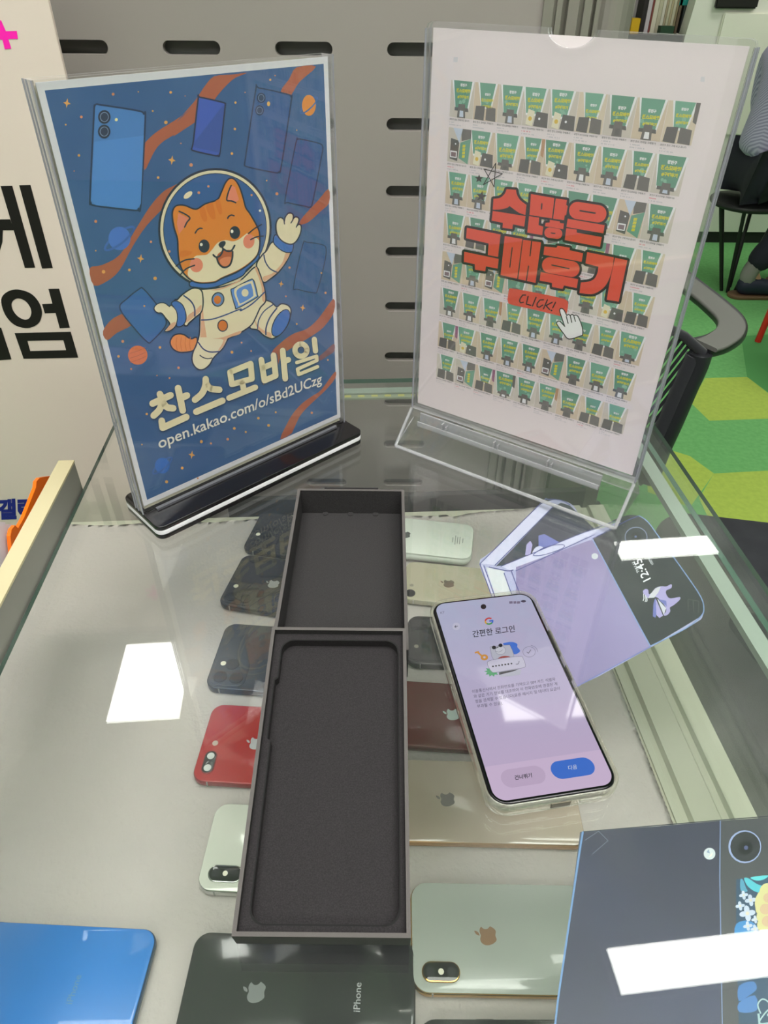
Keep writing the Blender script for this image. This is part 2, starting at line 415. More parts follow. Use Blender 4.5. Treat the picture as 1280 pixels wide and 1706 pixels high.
# ================================================================== banner on the wall side
bnyaw = 0.06
bn = empty('banner_board', (-274.5, 700, -300), (0, 0, bnyaw), 'tall white banner board with huge black Korean lettering and a pink plus sign', 'banner')
fb = Frame((-274.5, 700, -300), (cos(bnyaw), sin(bnyaw), 0), (0, 0, 1))
bbox('board', -520, 0, 0.2, 5, -600, 690, mat('banner_white', '#d3c5bb', 0.6), bn, 0.4)
def c5(l): return [(x/5.02, 280+y/5.02) for x, y in l]
BK = ink('#14100f', 1)
a = Art(fb)
for l in ([(-60, 430), (85, 428), (118, 520), (25, 520), (20, 620), (-20, 760), (-110, 760), (-70, 640), (-60, 520)], [(5, 150), (103, 148), (295, 832), (208, 835)], [(160, 143), (255, 140), (442, 835), (352, 840)],
          [(405, 1010), (495, 1008), (585, 1335), (500, 1340), (465, 1212), (375, 1215), (352, 1137), (438, 1133)], [(-90, 1320), (10, 1335), (97, 1600), (0, 1607), (-90, 1607)]): a.poly(c5(l), BK, 3)
a.poly(c5([(122, 1380), (592, 1368), (655, 1585), (198, 1595)]), BK, 3, [c5([(230, 1445), (530, 1440), (553, 1522), (253, 1530)])])
a.poly(smooth(c5([(10, 1100), (60, 1035), (150, 1015), (260, 1050), (330, 1130), (352, 1220), (320, 1300), (230, 1338), (120, 1310), (40, 1220)])), BK, 3,
       [smooth(c5([(98, 1140), (115, 1105), (155, 1090), (210, 1110), (250, 1160), (262, 1210), (245, 1255), (205, 1267), (150, 1240), (110, 1190)]))])
a.build('lettering', bn, 'xz')
a = Art(fb); a.poly([(-16, 34), (2, 34), (10, 52), (28, 51.5), (30, 65), (14, 65), (19, 81), (8, 82), (4, 66), (-16, 66), (-18, 53), (-8, 52.5)], ink('#e0189a'), 3); a.build('plus_sign', bn, 'xz')
a = Art(fb); a.text('갤럭', (-4, 862), (58, 860), ink('#191d70', 1.3), 3, bold=0.05, hs=1.0); a.build('blue_lettering', bn, 'xz')

# ================================================================== cat poster in its T-shaped clear stand
ACR = clear('acrylic', (0.985, 0.985, 0.985), 1.49, haze=0.015)
ACR_EDGE = clear('acrylic_edge', (0.80, 0.80, 0.82), 1.6, haze=0.35, haze_col=(0.62, 0.62, 0.64), rough=0.15)
PAPER = mat('paper', '#e6e4ea', 0.7)
def plate(name, x0, x1, y0, y1, z0, z1, parent, r=1.0):
    bm = bmesh.new(); box(bm, x0, x1, y0, y1, z0, z1); bmesh.ops.recalc_face_normals(bm, faces=bm.faces)
    big = 1
    for f in bm.faces: f.material_index = 0 if abs(f.normal[big]) > 0.5 else 1
    return finish(name, bm, [ACR, ACR_EDGE], parent)
LYAW = 0.7596
LO = Vector((-192.4, 456.0, 22.4))                          # lower corner of the printed picture
Lu, Lb = Vector((cos(LYAW), sin(LYAW), 0)), Vector((-sin(LYAW), cos(LYAW), 0))
ls = empty('sign_holder', (LO.x, LO.y, 0), (0, 0, LYAW), 'clear upright sign holder with black and white base around the blue cat poster', 'sign holder')
# base: black, white, black layers with rounded corners
def layer(name, z0, z1, m, parent):
    bm = bmesh.new(); slab(bm, 219, 60, 7, z0, z1, 0.5, 101.6, 2.5); return finish(name, bm, m, parent, 40)
BB = mat('base_black', '#161417', 0.12)
layer('base_foot', 0, 4.2, BB, ls); layer('base_stripe', 4.2, 8.4, mat('base_white', '#e4e2e8', 0.25), ls); layer('base_top', 8.4, 12.6, BB, ls)
plate('front_plate', -7, 208, -2.6, -0.5, 12.6, 316, ls); plate('back_plate', -7, 208, 7.2, 9.3, 12.6, 316, ls)
for x0, x1 in ((-7, -5.2), (206.2, 208)): plate('side_rim', x0, x1, -0.4, 7.1, 12.6, 316, ls)
EB = clear('acrylic_rim', (0.55, 0.55, 0.62), 1.6, haze=0.45, haze_col=(0.5, 0.5, 0.56), rough=0.12)
for x, y in ((-7.3, 9.5), (-7.3, -2.6), (-7.2, 5.0), (208.3, -2.6), (208.3, 9.5)):
    bm = bmesh.new(); tube(bm, [(x, y, 12.7), (x, y, 316)], 0.55, 8); finish('side_bead', bm, EB, ls)
bm = bmesh.new(); box(bm, 4, 196, -6, -2.7, 12.6, 14.4); finish('base_lip', bm, mat('lip_grey', '#5a5a60', 0.25), ls)
for i in range(3):
    bs = bbox('spare_sheet', -3.6-0.3*i, 205.5, 1.6+i*1.7, 2.1+i*1.7, 14, 314-i, mat('spare_paper', '#d8d2bd', 0.8)); bs.location = (LO.x*K, LO.y*K, 0); bs.rotation_euler.z = LYAW
    tag(bs, 'cream spare sheet stacked behind the blue cat poster, %s' % ('next to the poster', 'in the middle of the three', 'at the back')[i], 'sheet', 'spare sheets behind the cat poster')

po = empty('poster', (LO.x, LO.y, 0), (0, 0, LYAW), 'blue space poster with an orange cat astronaut and cream Korean lettering', 'poster')
bbox('sheet', -4, 206, 0.45, 0.9, 17.5, 314.5, PAPER, po)
fl = Frame((LO.x, LO.y, 0), Lu, (0, 0, 1))
a = Art(fl)
NAVY = mat('print_navy', tuple(x*1.35 for x in lin('#2b5180')), 0.45, mix=(14, '#4a6f9f', 0.42, 0.85))
a.poly([(0, 22.4), (202, 22.4), (202, 310.4), (0, 310.4)], NAVY, 0, raw=True)
OUT = ink('#232b45', 1); CRM = ink('#d6cbab'); CRM2 = ink('#cfa080'); ORA = ink('#cf7c2c'); ORA2 = ink('#c96f22'); ORA3 = ink('#d98338'); PNK = ink('#d47f66')
BLU = ink('#3a68b0'); BLU2 = ink('#5c84c8'); RIB = ink('#a3583f'); DKB = ink('#30588f'); WHT = ink('#e2dccb'); GLD = ink('#d69a52'); SAL = ink('#cf8a66')
def A8(l): return [(250+x/8, 270+y/8) for x, y in l]
def B8(l): return [(370+x/8, 270+y/8) for x, y in l]
def C8(l): return [(240+x/8, 440+y/8) for x, y in l]
def D8(l): return [(370+x/8, 430+y/8) for x, y in l]
def Q4(l): return [(20+x/4, 70+y/4) for x, y in l]
def G(l): return [(290+x/4.571, 110+y/4.571) for x, y in l]
def Hh(l): return [(380+x/6.4, 540+y/6.4) for x, y in l]
def I8(l): return [(230+x/8, 550+y/8) for x, y in l]
# ribbons
a.poly(smooth(Q4([(880, 700), (920, 640), (980, 590), (1060, 540), (1150, 480), (1225, 410)])+G([(20, 430), (150, 280), (190, 225), (240, 150), (310, 78), (440, 66), (560, 52), (470, 90), (400, 150), (330, 230), (290, 290), (200, 400), (100, 470), (0, 535)])+Q4([(1080, 620), (990, 680), (940, 750), (885, 855)]), 3), RIB, 1)
a.poly(smooth(G([(935, 12), (880, 100), (815, 195), (860, 260), (900, 215), (960, 120), (1085, 4)]), 3), RIB, 1)
a.poly(smooth([(310, 302), (285, 312), (270, 322), (250, 345), (225, 385), (200, 425), (170, 442), (150, 447), (157, 476), (180, 468), (200, 450), (222, 410), (245, 376), (275, 345), (310, 315)], 3), RIB, 1)
a.poly(smooth([(548, 315), (530, 335), (505, 362), (500, 374), (515, 370), (535, 352), (549, 338)], 3), RIB, 1)
a.poly(smooth([(172, 552), (190, 530), (220, 520), (222, 540), (195, 555), (179, 567)], 3), RIB, 1)
a.poly(smooth([(452, 590), (470, 570), (490, 556), (512, 548), (532, 530), (556, 498), (557, 520), (540, 545), (520, 560), (495, 575), (470, 592), (462, 612)], 3), RIB, 1)
a.poly(smooth(Hh([(560, 1225), (640, 1050), (700, 950), (790, 850), (900, 770), (1000, 700), (1142, 510), (1146, 580), (1040, 710), (900, 840), (820, 920), (760, 1000), (700, 1130), (670, 1175)]), 3), RIB, 1)
a.poly(smooth(Hh([(975, 350), (1040, 290), (1132, 210), (1136, 290), (1060, 345), (985, 390)]), 3), ink('#7a4d55'), 1)
# floating phones
def phone_art(pts, fill, edge, w):
    p = smooth(pts, 4); a.poly(p, fill, 2); a.stroke(p, w, edge, 3, True)
phone_art(Q4([(552, 430), (565, 415), (600, 420), (840, 458), (880, 480), (890, 520), (860, 1080), (845, 1110), (820, 1122), (560, 1092), (527, 1070), (522, 1030), (548, 480)]), ink('#4477b4'), ink('#243a5c', 1), 3)
a.poly(Q4([(552, 665), (880, 625), (860, 1080), (830, 1118), (560, 1088), (527, 1050)]), ink('#4a80c0'), 4)
for (x, y) in ((617, 500), (616, 597)):
    p = Q4([(x, y)])[0]; a.dot(*p, 10.5, ink('#23304a', 1), 5, 11.5); a.dot(*p, 7.3, ink('#7f93b2'), 6, 8.2); a.dot(*p, 6.3, ink('#2c3b58', 1), 7, 7.2)
a.dot(*Q4([(697, 518)])[0], 2.6, ink('#d9cf9a'), 5)
phone_art(G([(187, 250), (200, 238), (375, 278), (392, 295), (388, 340), (352, 660), (335, 680), (310, 682), (150, 645), (140, 620), (150, 570)]), ink('#3c57ad'), ink('#263052', 1), 2.6)
a.poly(G([(375, 300), (382, 300), (350, 660), (160, 620), (150, 590)]), ink('#365099'), 4)
EDG = ink('#2c3e62', 1)
phone_art(G([(625, 185), (650, 168), (865, 215), (893, 235), (895, 270), (820, 760), (800, 805), (770, 812), (560, 768), (542, 740), (548, 690)]), ink('#36588c'), EDG, 2.4)
for x, y in ((666, 243), (654, 338)):
    p = G([(x, y)])[0]; a.dot(*p, 7.4, EDG, 5, 8.6); a.dot(*p, 5.2, ink('#7488a8'), 6, 6.2); a.dot(*p, 4.4, ink('#2f4566', 1), 7, 5.4)
a.dot(*G([(722, 288)])[0], 2.6, ink('#d8a95c'), 5, 4)
phone_art(G([(930, 590), (945, 560), (970, 558), (1110, 590), (1135, 620), (1130, 670), (1060, 1030), (1035, 1075), (1010, 1070), (870, 1040), (850, 1010)]), ink('#34568b'), EDG, 2.0)
phone_art([(505, 408), (512, 404), (538, 408), (544, 416), (541, 440), (530, 482), (524, 488), (496, 482), (490, 476)], ink('#35598b'), EDG, 1.6)
phone_art([(200, 514), (212, 498), (232, 482), (240, 482), (262, 508), (276, 530), (275, 545), (254, 568), (246, 570), (225, 548)], ink('#35639f'), EDG, 2.2)
# planets and stars
def planet(cx, cy, r, c, ring, ang, ry=None):
    a.stroke(ell(cx, cy, r*1.62, r*0.45, ang, 30), r*0.2, ring, 2, True); a.dot(cx, cy, r, c, 3, ry or r*1.06)
    a.stroke(ell(cx, cy, r*1.62, r*0.45, ang, 16, 0, 180), r*0.2, ring, 4)
planet(*Q4([(718, 1310)])[0], 18.5, ink('#4570bd'), ink('#3e66ad'), -38)
planet(*G([(1030, 300)])[0], 11.5, ink('#d08238'), ink('#3d66a6'), -44, 17.5)
planet(271, 776, 12.5, ink('#2f66b4'), ink('#3a62a5'), -40)
a.dot(230, 592, 16.3, ink('#cc6a34'), 3, 16, 0)
for d in (-7, 1, 8): a.stroke([(217, 593+d+3), (230, 590+d+2), (243, 586+d)], 0.8, ink('#a8552e'), 4)
def star4(x, y, r, m=GLD):
    q = []
    for k in range(8):
        t = radians(45*k+8); R_ = r if k % 2 == 0 else r*0.36; q.append((x+R_*cos(t), y+R_*sin(t)*1.25))
    a.poly(q, m, 3)
for x, y, r in ((112, 172, 6.5), (287, 267, 6.5), (235, 431, 6), (469, 473, 4.5), (505, 513, 4.8), (320, 758, 5.6)): star4(x, y, r)
rnd = random.Random(11)
for x, y, r in [(189, 157, 2.5), (136, 195, 2.4), (160, 369, 2.5), (231, 153, 1.2), (285, 154, 2.3), (309, 160, 1), (255, 185, 1.6), (277, 204, 3), (302, 239, 1.2), (319, 275, 3), (264, 296, 2.2), (132, 259, 2.2), (110, 208, 1.5), (124, 285, 1.1), (252, 403, 2), (216, 450, 2.3), (259, 464, 3), (173, 453, 3), (160, 418, 1.2),
                (393, 171, 2), (392, 215, 2.1), (387, 256, 2.2), (451, 133, 1.9), (459, 126, 1.2), (409, 154, 1.1), (462, 323, 2.6), (495, 217, 1.1), (445, 301, 1.2), (483, 446, 2), (477, 494, 1.5), (495, 540, 1.5), (267, 579, 2.2), (298, 613, 2.2), (283, 630, 1.6), (262, 626, 1.2), (387, 587, 2.5), (403, 571, 1.5), (419, 585, 1.4), (241, 510, 1.6), (205, 569, 2.4), (198, 594, 2.2),
                (245, 690, 2), (237, 741, 1.2), (306, 682, 1), (336, 736, 2.6), (352, 739, 1.8), (380, 732, 2.2), (304, 780, 2.4), (278, 803, 2.6), (431, 697, 2.2), (448, 709, 2.4), (391, 714, 2.3), (460, 687, 1.6), (520, 688, 2), (500, 620, 1.4), (219, 615, 1.7), (330, 797, 1.5), (410, 720, 1.8), (440, 640, 1.2), (547, 600, 1.5), (543, 488, 2), (536, 455, 1.4)]:
    a.dot(x, y, r, rnd.choice((GLD, GLD, SAL, ink('#c97f58'))), 3, n=12)
a.build('space_print', po, 'xz', -0.44)

# the cat
a = Art(fl)
a.dot(358.5, 381, 94.5, OUT, 6, 101, 6, n=56); a.dot(358.5, 381, 91, CRM, 7, 97.3, 6, n=56); a.dot(358.5, 381, 86.3, OUT, 8, 92.6, 6, n=56); a.dot(358.5, 381, 85.2, DKB, 9, 91.4, 6, n=56)
a.dot(313.5, 325, 8.6, ink('#e0cfae'), 10, 4.4, -38); a.dot(347.5, 310.5, 2, SAL, 10); a.dot(331.5, 321, 2.3, SAL, 10); a.dot(282.5, 419, 2, SAL, 10); a.dot(419.5, 325, 1.8, SAL, 10); a.dot(433.5, 351, 2, WHT, 10)
def blob(pts, fill, lay, w=4.6, n=5, edge=OUT, closed=True):
    p = smooth(pts, n); a.stroke(p, w, edge, lay, closed); a.poly(p, fill, lay+1); return p
# tail, far arm, legs, body
blob(C8([(700, 990), (640, 1005), (590, 990), (540, 955), (480, 940), (410, 955), (365, 1010), (362, 1070), (400, 1130), (470, 1165), (560, 1165), (640, 1150), (690, 1110)]), ORA3, 10)
for x in (440, 500, 560, 620): a.stroke(C8([(x, 975), (x-14, 1060), (x+4, 1150)]), 1.2, ORA2, 12)
# waving arm
blob(B8([(680, 1075), (600, 1190), (540, 1250), (470, 1370), (520, 1500), (560, 1595), (640, 1550), (740, 1470), (830, 1360), (900, 1230), (910, 1195), (800, 1170)]), CRM, 10)
a.poly(smooth(B8([(850, 1215), (905, 1205), (880, 1280), (820, 1370), (740, 1470), (640, 1545), (565, 1590), (550, 1530), (660, 1490), (740, 1420), (810, 1330)])), CRM2, 12)
a.stroke(smooth(B8([(560, 1240), (580, 1330), (640, 1420), (735, 1470)]), 5, False), 2.2, ink('#33487a', 1), 13)
blob(B8([(715, 975), (690, 1060), (740, 1130), (830, 1190), (905, 1200), (935, 1180), (945, 1095), (880, 1090), (800, 1050)]), BLU, 14, 3)
blob(B8([(735, 800), (770, 750), (810, 765), (832, 815), (850, 740), (890, 690), (935, 700), (940, 750), (925, 800), (975, 742), (1015, 755), (1010, 800), (985, 865), (1030, 838), (1048, 870), (1035, 950), (990, 1040), (930, 1085), (850, 1070), (780, 1020), (740, 950), (728, 870)]), CRM, 16)
for l in ([(825, 770), (832, 825)], [(945, 770), (918, 812)], [(1015, 815), (988, 868)]): a.stroke(B8(l), 1.9, OUT, 18)
# leg kicked to the side, with a blue sole
blob(D8([(440, 780), (480, 690), (530, 610), (590, 575), (660, 600), (730, 660), (790, 620), (860, 630), (905, 670), (910, 740), (870, 880), (780, 1000), (690, 1060), (640, 1060), (560, 1020), (480, 950), (380, 920)]), CRM, 10)
a.poly(smooth(D8([(430, 800), (470, 930), (575, 1020), (655, 1065), (650, 1000), (570, 970), (480, 900)])), CRM2, 12)
a.dot(*D8([(785, 865)])[0], 25.5, OUT, 13, 12.2, -62); a.dot(*D8([(785, 865)])[0], 24, BLU, 14, 10.6, -62)
a.stroke(smooth(D8([(730, 670), (640, 790), (590, 920), (585, 1020)]), 5, False), 2.4, ink('#33487a', 1), 13); a.stroke(smooth(D8([(680, 620), (560, 710), (490, 830), (475, 940)]), 5, False), 1.9, ink('#33487a', 1), 13)
# torso and standing leg
blob(C8([(650, 330), (760, 345), (1000, 320), (1280, 230)])+D8([(440, 130), (500, 240), (550, 380), (575, 560), (500, 660), (440, 790), (380, 890), (250, 980), (100, 1050)])+C8([(1115, 985), (1050, 1110), (950, 1210), (905, 1265), (870, 1330), (800, 1390), (730, 1395), (670, 1340), (648, 1260), (665, 1170), (705, 1080), (745, 940), (755, 740), (765, 560), (760, 400)]), CRM, 15)
a.poly(C8([(765, 610), (785, 590), (800, 740), (835, 975), (750, 975), (760, 760)]), CRM2, 17)
a.poly(smooth(C8([(920, 995), (1050, 975), (1280, 890), (1270, 935), (1110, 990), (1060, 1090), (980, 1165), (1060, 1010)]), 3), CRM2, 17)
a.poly(smooth(C8([(900, 345), (1050, 310), (1200, 250), (1280, 205), (1280, 225), (1150, 290), (1000, 345)]), 3), CRM2, 17)
a.poly(smooth(D8([(440, 140), (480, 240), (530, 400), (535, 560), (575, 570), (560, 400), (500, 220), (460, 120)]), 3), CRM2, 17)
a.stroke(smooth(C8([(765, 745), (900, 735), (1050, 690), (1280, 600)])+D8([(250, 700), (400, 610), (565, 455)]), 4, False), 2.2, ink('#34508c', 1), 18)
a.stroke(smooth(C8([(725, 1045), (790, 1130), (880, 1170), (1000, 1165)]), 5, False), 2.2, ink('#2c3f78', 1), 18)
a.stroke(smooth(C8([(745, 1215), (790, 1245), (850, 1260), (905, 1250)]), 5, False), 1.8, OUT, 18)
a.dot(*C8([(985, 470)])[0], 10.8, OUT, 18, 12.4, 10); a.dot(*C8([(985, 470)])[0], 9, ink('#5f7fae'), 19, 10.4, 10); a.dot(*C8([(978, 474)])[0], 6, ORA2, 20, 7)
a.dot(*C8([(1048, 820)])[0], 9, OUT, 18, 10.3); a.dot(*C8([(1048, 820)])[0], 7.3, ORA2, 19, 8.4)
a.stroke(smooth(D8([(125, 440), (160, 405), (370, 295), (410, 295), (435, 350), (465, 490), (450, 525), (210, 660), (180, 640)]), 4), 3.2, OUT, 18, True)
a.poly(smooth(D8([(125, 440), (160, 405), (370, 295), (410, 295), (435, 350), (465, 490), (450, 525), (210, 660), (180, 640)]), 4), BLU2, 19)
a.poly(smooth(D8([(165, 410), (380, 305), (410, 320), (450, 480), (440, 515), (240, 630), (210, 600)]), 4), CRM, 20)
a.poly(smooth(D8([(195, 430), (350, 345), (390, 355), (415, 480), (395, 520), (260, 598), (225, 580)]), 4), BLU2, 21)
a.dot(*D8([(305, 462)])[0], 5.8, CRM, 22, 6.4)
# arm holding the floating phone
blob(C8([(650, 330), (520, 410), (450, 480), (420, 510), (540, 800), (600, 770), (680, 700), (750, 640), (775, 560), (775, 440), (750, 350)]), CRM, 19)
a.poly(smooth(C8([(760, 540), (755, 620), (680, 690), (560, 780), (570, 720), (600, 670), (700, 600)]), 3), CRM2, 21)
a.stroke(smooth(C8([(530, 420), (620, 490), (670, 580), (675, 690)]), 5, False), 2.4, ink('#2f4580', 1), 22)
blob(C8([(370, 525), (420, 495), (500, 540), (545, 640), (550, 740), (510, 810), (440, 820), (450, 700), (420, 600)]), BLU, 22, 3.2)
blob(C8([(150, 560), (200, 525), (270, 525), (335, 570), (360, 555), (420, 620), (437, 720), (410, 820), (340, 880), (280, 885), (350, 800), (290, 710), (235, 645), (180, 640), (140, 600)]), CRM, 24, 3)
a.poly(smooth(C8([(420, 770), (360, 790), (290, 880), (340, 880), (400, 830)]), 3), CRM2, 26)
# collar
cp = smooth(C8([(640, 265), (690, 270), (800, 285), (930, 270), (1060, 225), (1280, 130)])+B8([(300, 1410), (420, 1310), (460, 1255)]), 5, False)
a.stroke(cp, 11.5, OUT, 17); a.stroke(cp, 7.8, BLU, 20)
# head
hd = A8([(375, 1020), (330, 870), (305, 700), (330, 610), (385, 582), (470, 590), (610, 638), (740, 565), (900, 508), (960, 400), (1010, 285), (1065, 226), (1120, 240), (1180, 330), (1230, 480), (1265, 610)])+B8([(360, 690), (430, 810), (482, 920), (493, 1050), (480, 1180), (440, 1265), (340, 1360), (200, 1450), (0, 1535)])+A8([(860, 1590)])+C8([(800, 244), (690, 232), (610, 190), (540, 120)])+A8([(440, 1440), (400, 1330), (382, 1180)])
hp = smooth(hd, 4); a.stroke(hp, 5.0, OUT, 21, True); a.poly(hp, ORA, 22)
mz = smooth(A8([(500, 1500), (520, 1400), (590, 1262), (680, 1242), (760, 1230), (830, 1160), (900, 1075), (1000, 1040), (1100, 1055), (1180, 1030), (1280, 955)])+B8([(330, 950), (400, 985), (488, 1040), (478, 1180), (436, 1262), (336, 1355), (196, 1443), (0, 1530)])+A8([(860, 1582)])+C8([(800, 239), (690, 227), (620, 190)]), 4)
a.poly(mz, CRM, 23)
for l in ([(660, 640), (720, 600), (760, 770), (700, 780)], [(745, 590), (830, 550), (870, 740), (810, 745)], [(870, 530), (930, 512), (960, 670), (920, 690)]): a.poly(smooth(A8(l), 4), ORA2, 23)
a.poly(smooth(A8([(400, 1200), (450, 1175), (550, 1190), (530, 1235), (430, 1265), (395, 1250)]), 4), ORA2, 23)
a.poly(A8([(375, 680), (510, 745), (460, 860), (385, 960), (355, 820)]), PNK, 23); a.poly(A8([(1075, 310), (1130, 330), (1185, 500), (1140, 535), (1030, 495)]), PNK, 23)
for l in ([(385, 655), (470, 695), (530, 745), (490, 800), (458, 865)], [(1080, 310), (1045, 390), (1020, 505), (1080, 515), (1140, 540)], [(600, 945), (625, 905), (660, 882), (692, 884)], [(1032, 748), (1050, 720), (1085, 705), (1118, 715)]): a.stroke(smooth(A8(l), 3, False), 2.4, OUT, 25)
a.dot(*A8([(718, 1118)])[0], 9.2, OUT, 25, 11, 0); a.dot(*A8([(1128, 938)])[0], 8.8, OUT, 25, 10.8, 0); a.dot(*A8([(680, 1098)])[0], 2.4, WHT, 26, 2.8); a.dot(*A8([(1090, 922)])[0], 2.3, WHT, 26, 3)
a.dot(*A8([(615, 1372)])[0], 11, PNK, 24, 12); a.dot(*B8([(355, 1055)])[0], 9.4, PNK, 24, 12, 8)
for l in ([(395, 1340), (480, 1300), (585, 1288)], [(400, 1500), (480, 1420), (590, 1375)], [(345, 1385), (395, 1345)]): a.stroke(smooth(A8(l), 3, False), 2.3, OUT, 26)
for l in ([(350, 950), (430, 885), (525, 830)], [(378, 1032), (460, 995), (550, 985)]): a.stroke(smooth(B8(l), 3, False), 2.1, OUT, 26)
a.poly(smooth(A8([(890, 1250), (970, 1180), (1100, 1180), (1095, 1290), (1060, 1375), (1000, 1400), (930, 1360)]), 4), ink('#a9532f'), 25)
a.poly(smooth(A8([(925, 1310), (980, 1270), (1060, 1260), (1080, 1290), (1050, 1360), (1000, 1385), (950, 1365)]), 4), ink('#cc7a52'), 26)
for l in ([(840, 1235), (870, 1262), (910, 1260), (950, 1220), (975, 1160), (1020, 1185), (1080, 1180), (1125, 1110)], [(885, 1265), (910, 1345), (960, 1395), (1010, 1400), (1065, 1365), (1095, 1270), (1098, 1190)], [(965, 1140), (975, 1170)]): a.stroke(smooth(A8(l), 4, False), 2.9, OUT, 27)
a.poly(smooth(A8([(910, 1100), (940, 1060), (990, 1050), (1005, 1080), (980, 1125), (940, 1140)]), 4), OUT, 28)
tag(a.build('cat_print', po, 'xz', -0.44), 'orange cat in a white space suit')

# lettering
a = Art(fl)
TTL = ink('#d8ccaa'); TSH = ink('#2a4a74', 1)
def strokes(lst, w, lay, m):
    for l in lst: a.stroke(l, w, m, lay)
CHAN = [I8(l) for l in ([(288, 850), (312, 905)], [(190, 975), (430, 865)], smooth([(330, 900), (315, 970), (280, 1060), (205, 1135)], 4, False), smooth([(335, 970), (385, 1025), (465, 1038)], 4, False), [(530, 770), (592, 1068)], [(600, 890), (648, 868)], [(312, 1205), (325, 1298), (640, 1155)])]
SEU = [I8(l) for l in (smooth([(898, 650), (895, 730), (850, 840), (755, 925)], 4, False), smooth([(912, 720), (960, 775), (1080, 792)], 4, False), [(772, 1085), (1122, 938)])]
MO = [Hh(l) for l in ([(18, 510), (238, 420), (252, 580), (38, 640), (18, 510)], [(150, 625), (168, 715)], [(8, 785), (288, 672)])]
BA = [Hh(l) for l in ([(352, 378), (385, 600), (505, 548), (482, 330)], [(372, 462), (492, 412)], [(580, 280), (607, 580)], [(610, 390), (640, 378)])]
IL = [Hh(l) for l in (ell(775, 275, 64, 66, 0, 24, 0, 359), [(917, 160), (930, 285)])]
IL2 = [Hh(l) for l in ([(730, 408), (942, 340), (945, 385), (738, 478), (750, 535), (952, 452)],)]
for sh, lay, m, dw in ((0.9, 29, TSH, 1.4), (0, 30, TTL, 0)):
    def mv(L): return [[(x+sh, y+sh) for x, y in l] for l in L]
    strokes(mv(CHAN), 11.2+dw, lay, m); strokes(mv(SEU), 10.8+dw, lay, m); strokes(mv(MO), 9.6+dw, lay, m); strokes(mv(BA), 9.6+dw, lay, m); strokes(mv(IL), 8.8+dw, lay, m); strokes(mv(IL2), 5.8+dw*0.5, lay, m)
u0, v0 = fl(265, 747); u1, v1 = fl(536, 637.5)
a.text('open.kakao.com/o/sBd2UCzg', (u0, v0), (u1, v1), ink('#d9d5cc'), 30, bold=0.012, raw=True)
a.build('title_lettering', po, 'xz', -0.44)

# ================================================================== review sheet in the clear slanted-foot stand
RYAW = -0.59735
RO = Vector((31.2, 596.7, 35.3))
Ru, Rb = Vector((cos(RYAW), sin(RYAW), 0)), Vector((-sin(RYAW), cos(RYAW), 0))
rs = empty('sign_holder', (RO.x, RO.y, 0), (0, 0, RYAW), 'all clear acrylic sign holder with thumb notch around the white review sheet', 'sign holder')
def notched(name, y0, y1, x0, x1, z0, z1, nx, nr):
    bm = bmesh.new(); arc = [(nx+nr*cos(radians(t)), z1-nr*0.62*abs(sin(radians(t)))) for t in range(0, -181, -12)]
    pts = [(x0, z0), (x1, z0), (x1, z1-4), (x1-1.2, z1-1.2), (x1-4, z1)]+arc+[(x0+4, z1), (x0+1.2, z1-1.2), (x0, z1-4)]
    loft(bm, [[(x, y0, z) for x, z in pts], [(x, y1, z) for x, z in pts]]); bmesh.ops.recalc_face_normals(bm, faces=bm.faces)
    for f in bm.faces: f.material_index = 0 if abs(f.normal.y) > 0.5 else 1
    return finish(name, bm, [ACR, ACR_EDGE], rs)
notched('front_plate', -2.6, -0.6, -4, 214, 31, 336, 103, 16)
notched('back_plate', 1.8, 3.8, -4, 214, 31, 336, 103, 16)
for x0, x1 in ((-4, -2.4), (212.4, 214)): plate('side_rim', x0, x1, -0.5, 1.7, 34, 332, rs)
BEAD = clear('acrylic_rim', (0.55, 0.55, 0.62), 1.6, haze=0.45, haze_col=(0.5, 0.5, 0.56), rough=0.12)
for x in (-4.2, 214.2):
    bm = bmesh.new(); tube(bm, [(x, -2.6, 31), (x, -2.6, 332)], 0.8, 8); tube(bm, [(x, 3.8, 31), (x, 3.8, 332)], 0.8, 8); finish('side_bead', bm, BEAD, rs)
plate('bottom_rim', -4, 214, -0.5, 1.7, 31, 33, rs)
# slanted foot: two sloping sheets meeting under the panel, a clip bar between
def foot(name, ya, yb):
    bm = bmesh.new(); s = 1 if yb > ya else -1
    loft(bm, [[(x, ya-1.1*s, 0.2), (x, ya+1.1*s, 0.2), (x, yb+1.1*s, 31), (x, yb-1.1*s, 31)] for x in (-4, 214)])
    bmesh.ops.recalc_face_normals(bm, faces=bm.faces)
    for f in bm.faces: f.material_index = 0 if abs(f.normal.y) > 0.4 and f.calc_area() > 2000 else 1
    return finish(name, bm, [ACR, ACR_EDGE], rs)
foot('foot_front', -31, -3.2); foot('foot_back', 30, 4.6)
bm = bmesh.new()
box(bm, 8, 188, -7.5, -5.6, 19, 30); box(bm, 8, 188, -12, -7.6, 18.2, 19.6); box(bm, 8, 188, -12.4, -11, 19.7, 23)
for x in (34, 88, 140): box(bm, x, x+1.2, -12, -7.6, 19.7, 29); box(bm, x+4, x+5, -12, -7.6, 19.7, 27)
finish('clip_bar', bm, ACR_EDGE, rs)
bm = bmesh.new(); tube(bm, [(-4, -31, 1.6), (214, -31, 1.6)], 1.5, 8); tube(bm, [(-4, -31, 1.6), (-4, -4, 30.5)], 1.5, 8); tube(bm, [(214, -31, 1.2), (214, -4, 30.5)], 1.5, 8); tube(bm, [(-4, -31, 1.2), (-4, 0, 18)], 0.7, 8)
finish('foot_edge', bm, clear('acrylic_bead', (0.9, 0.9, 0.92), 1.7, haze=0.3, haze_col=(0.75, 0.75, 0.78)), rs)

